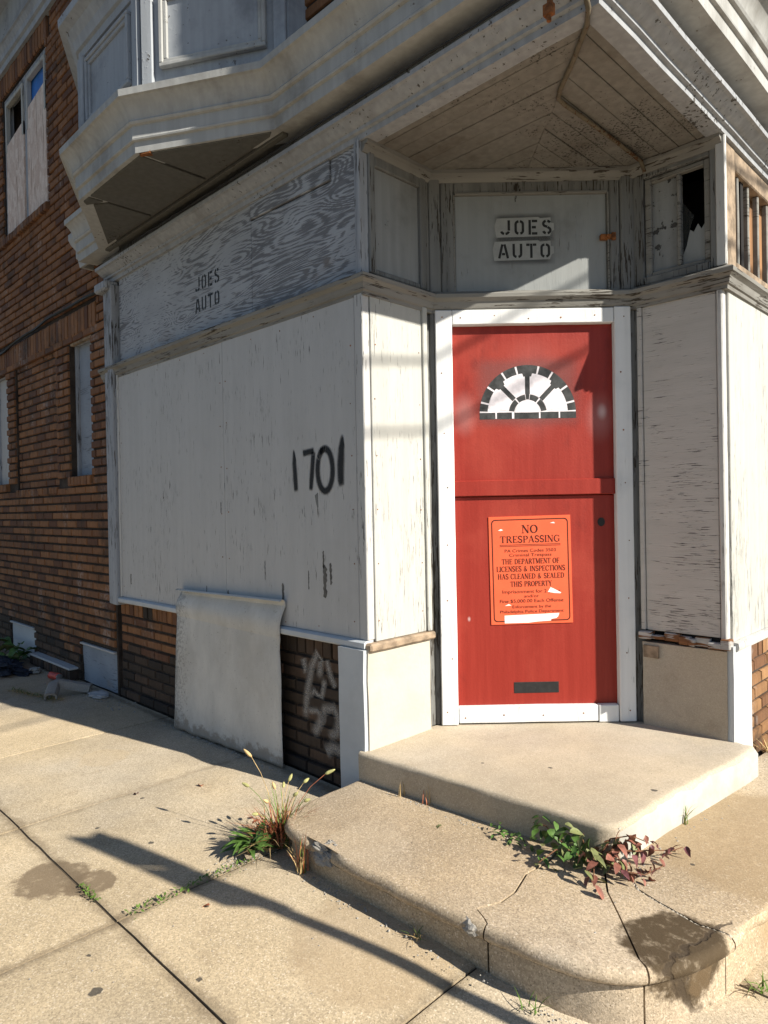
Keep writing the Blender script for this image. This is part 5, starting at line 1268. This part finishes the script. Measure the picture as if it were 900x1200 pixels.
# weeds along the sidewalk joint: many tiny leaves, nobody could count them
mj = MB()
for i in range(210):
    t = rg.random(); x = -1.17 + rg.gauss(0, .014); y = -1.20 + .50 * t
    if rg.random() > (.35 + .65 * abs(math.sin(t * 7 + .6))): continue
    s_ = rg.uniform(.008, .020); a = rg.uniform(0, 6.28); q = Vector((math.cos(a), math.sin(a), rg.uniform(.1, .8))) * s_; w_ = Vector((-math.sin(a), math.cos(a), 0)) * s_ * .25; b0 = Vector((x, y, .002))
    mj.add([b0, b0 + q * .5 + w_, b0 + q, b0 + q * .5 - w_], [(0, 1, 2, 3)])
for i in range(60):
    x = -1.40 + rg.gauss(0, .05); y = -1.236 + rg.gauss(0, .008); s_ = rg.uniform(.008, .018); a = rg.uniform(0, 6.28)
    q = Vector((math.cos(a), math.sin(a), rg.uniform(.1, .8))) * s_; w_ = Vector((-math.sin(a), math.cos(a), 0)) * s_ * .25; b0 = Vector((x, y, .002)); mj.add([b0, b0 + q * .5 + w_, b0 + q, b0 + q * .5 - w_], [(0, 1, 2, 3)])
tag(mj.build('joint_weeds', 'grass', None, recalc=False), 'tiny green weeds sprouting along the sidewalk joint', 'weeds', kind='stuff')
# grit and crumbs
gr = MB(); rr_ = random.Random(21)
def grit(c, sx, sy, n, z=0, r0=.002, r1=.006):
    for i in range(n):
        p = Vector((c[0] + rr_.gauss(0, sx), c[1] + rr_.gauss(0, sy), z)); r = rr_.uniform(r0, r1)
        vs = [p + Vector((math.cos(a + i) * r * rr_.uniform(.6, 1.2), math.sin(a + i) * r * rr_.uniform(.6, 1.2), .0)) for a in (0, 1.6, 3.1, 4.7)] + [p + Vector((0, 0, r * .8))]
        gr.add(vs, [(0, 1, 4), (1, 2, 4), (2, 3, 4), (3, 0, 4)])
grit((-1.20, -.74), .035, .06, 90); grit((-4.1, -.10), .35, .06, 120, 0, .003, .012); grit((-2.4, -.12), .6, .04, 60); grit((-.6, -.63), .3, .02, 90); grit((.2, -.57), .10, .015, 40, -.036); grit((-.7, -.085), .25, .012, 60, .125); grit((.1, .4), .02, .3, 40, .125); grit((-1.3, -.02), .1, .03, 40); grit((.1, 1.6), .04, .2, 60, .125)
grit((-1.5, -1.0), 1.2, .6, 110, 0, .0015, .004)
grit((-2.4, -.085), .35, .012, 110, 0, .003, .008); grit((-3.3, -.04), .4, .02, 60); grit((-1.5, -.07), .12, .02, 40)
tag(gr.build('grit', 'stone_frag', None, recalc=False), 'loose grit and crumbs scattered on the sidewalk and steps', 'grit', kind='stuff')

# ---- litter by the brick wall ---------------------------------------------
el = empty('drain_elbow', (-4.30, -.28, 0), 'grey broken drain pipe elbow lying on the sidewalk by the wall', 'pipe')
def rail(pts, wdt, ht):     # a D-section bent pipe
    pts = [Vector(p) for p in pts]; n = len(pts); sec = [(-1, 0), (-1, .55), (-.7, .9), (-.25, 1), (.25, 1), (.7, .9), (1, .55), (1, 0), (.75, 0), (.7, .5), (.3, .75), (-.3, .75), (-.7, .5), (-.75, 0)]; vs = []
    for i, p in enumerate(pts):
        d = (pts[min(i + 1, n - 1)] - pts[max(i - 1, 0)]).normalized(); sd_ = Vector((0, 0, 1)).cross(d).normalized(); up = d.cross(sd_)
        for (a, b_) in sec: vs.append(p + sd_ * a * wdt * .5 + up * (b_ - .5) * ht)
    k = len(sec); mb = MB(); mb.add(vs, [(i * k + j, (i + 1) * k + j, (i + 1) * k + (j + 1) % k, i * k + (j + 1) % k) for i in range(n - 1) for j in range(k)] + [tuple(range(k)), tuple((n - 1) * k + j for j in range(k))[::-1]]); return mb
rail([(-4.21, -.395, .03), (-4.27, -.36, .06), (-4.31, -.335, .085), (-4.33, -.30, .095), (-4.31, -.24, .08), (-4.25, -.16, .055), (-4.20, -.10, .042)], .09, .058).build('pipe', 'stone_frag', el, smooth=40)
can = empty('crushed_can', (-4.84, -.14, 0), 'small red drink can lying against the brick ledge', 'can')
c0 = Vector((-4.90, -.150, .034)); c1 = Vector((-4.78, -.130, .034)); d = (c1 - c0)
MB().tube([c0 + d * t for t in (0, .06, .12, .5, .88, .94, 1)], .030, 14).build('can_body', 'can', can, smooth=50)
MB().tube([c1 + d * .001, c1 + d * .06], .026, 14).build('can_end', 'alu', can, smooth=50)
mb = MB(); lump(mb, (-4.06, -.10, .012), (.10, .065, .016), 4, sub=3, amp=.5); mb.build('cement_chunk', 'panel', None, 'flat pale chunk of broken plaster beside the basement board', 'rubble')
mb = MB(); lump(mb, (-5.25, -.16, .02), (.06, .05, .025), 6, sub=3, amp=.5); mb.build('cement_chunk', 'stone_frag', None, 'small pale stone near the dark cloth by the wall', 'rubble')
mb = MB(); lump(mb, (-5.62, -.30, .03), (.36, .12, .05), 9, sub=4, amp=.7); mb.build('dark_cloth', 'cloth', None, 'heap of dark blue-black cloth on the ground at the left edge', 'cloth')
we = empty('broadleaf_weed', (-6.0, -.14, 0), 'broad-leaved green weed against the far brick wall, left edge', 'weed')
for i in range(34):
    a = rg.uniform(0, 6.28); leaf(we, Vector((-5.95 + rg.uniform(-.35, .30), -.16 + rg.uniform(-.10, .10), .04 + rg.uniform(0, .13))), a, rg.uniform(-.3, .5), rg.uniform(.09, .17), 'leaf' if i % 4 else 'leaf2', rg.uniform(-.4, .4), 1)
dh = empty('dead_grass', (-4.55, -.40, 0), 'flattened dead grass on the sidewalk left of the drain elbow', 'grass clump')
mb = MB()
for i in range(14): blades(mb, (-4.75 + i * .045, -.50 + .012 * i, 0), 10, .04, .12, .006, rg)
mb.build('blades', 'dry', dh, recalc=False)
mb = MB()
for i in range(8): blades(mb, (-4.75 + i * .07, -.48 + .015 * i, 0), 7, .04, .10, .006, rg)
mb.build('blades', 'grass', dh, recalc=False)
# a few fallen leaves
for (x, y, m_, s_, lab) in ((-1.0, -.98, 'redgrass', .03, 'curled brown leaf in the middle of the near paving slab'), (-1.95, -.46, 'redgrass', .05, 'brown leaf on the sunlit slab near the metal sheet'), (-2.1, -.72, 'leafdark', .035, 'dark leaf on the far paving slab'), (-.62, -.17, 'leaf2', .035, 'small olive leaf on the curved step below the slab'), (-1.42, -.48, 'redgrass', .04, 'red-brown leaf beside the foxtail clump')):
    o = bpy.data.objects.new('fallen_leaf', LM[(m_, 1)]); link(o, None, (x, y, (.13 if x > -.7 and y > -.3 else .006))); o.scale = (s_,) * 3; o.rotation_euler = (.1, .2, rg.uniform(0, 6)); tag(o, lab, 'leaf', 'fallen leaves')
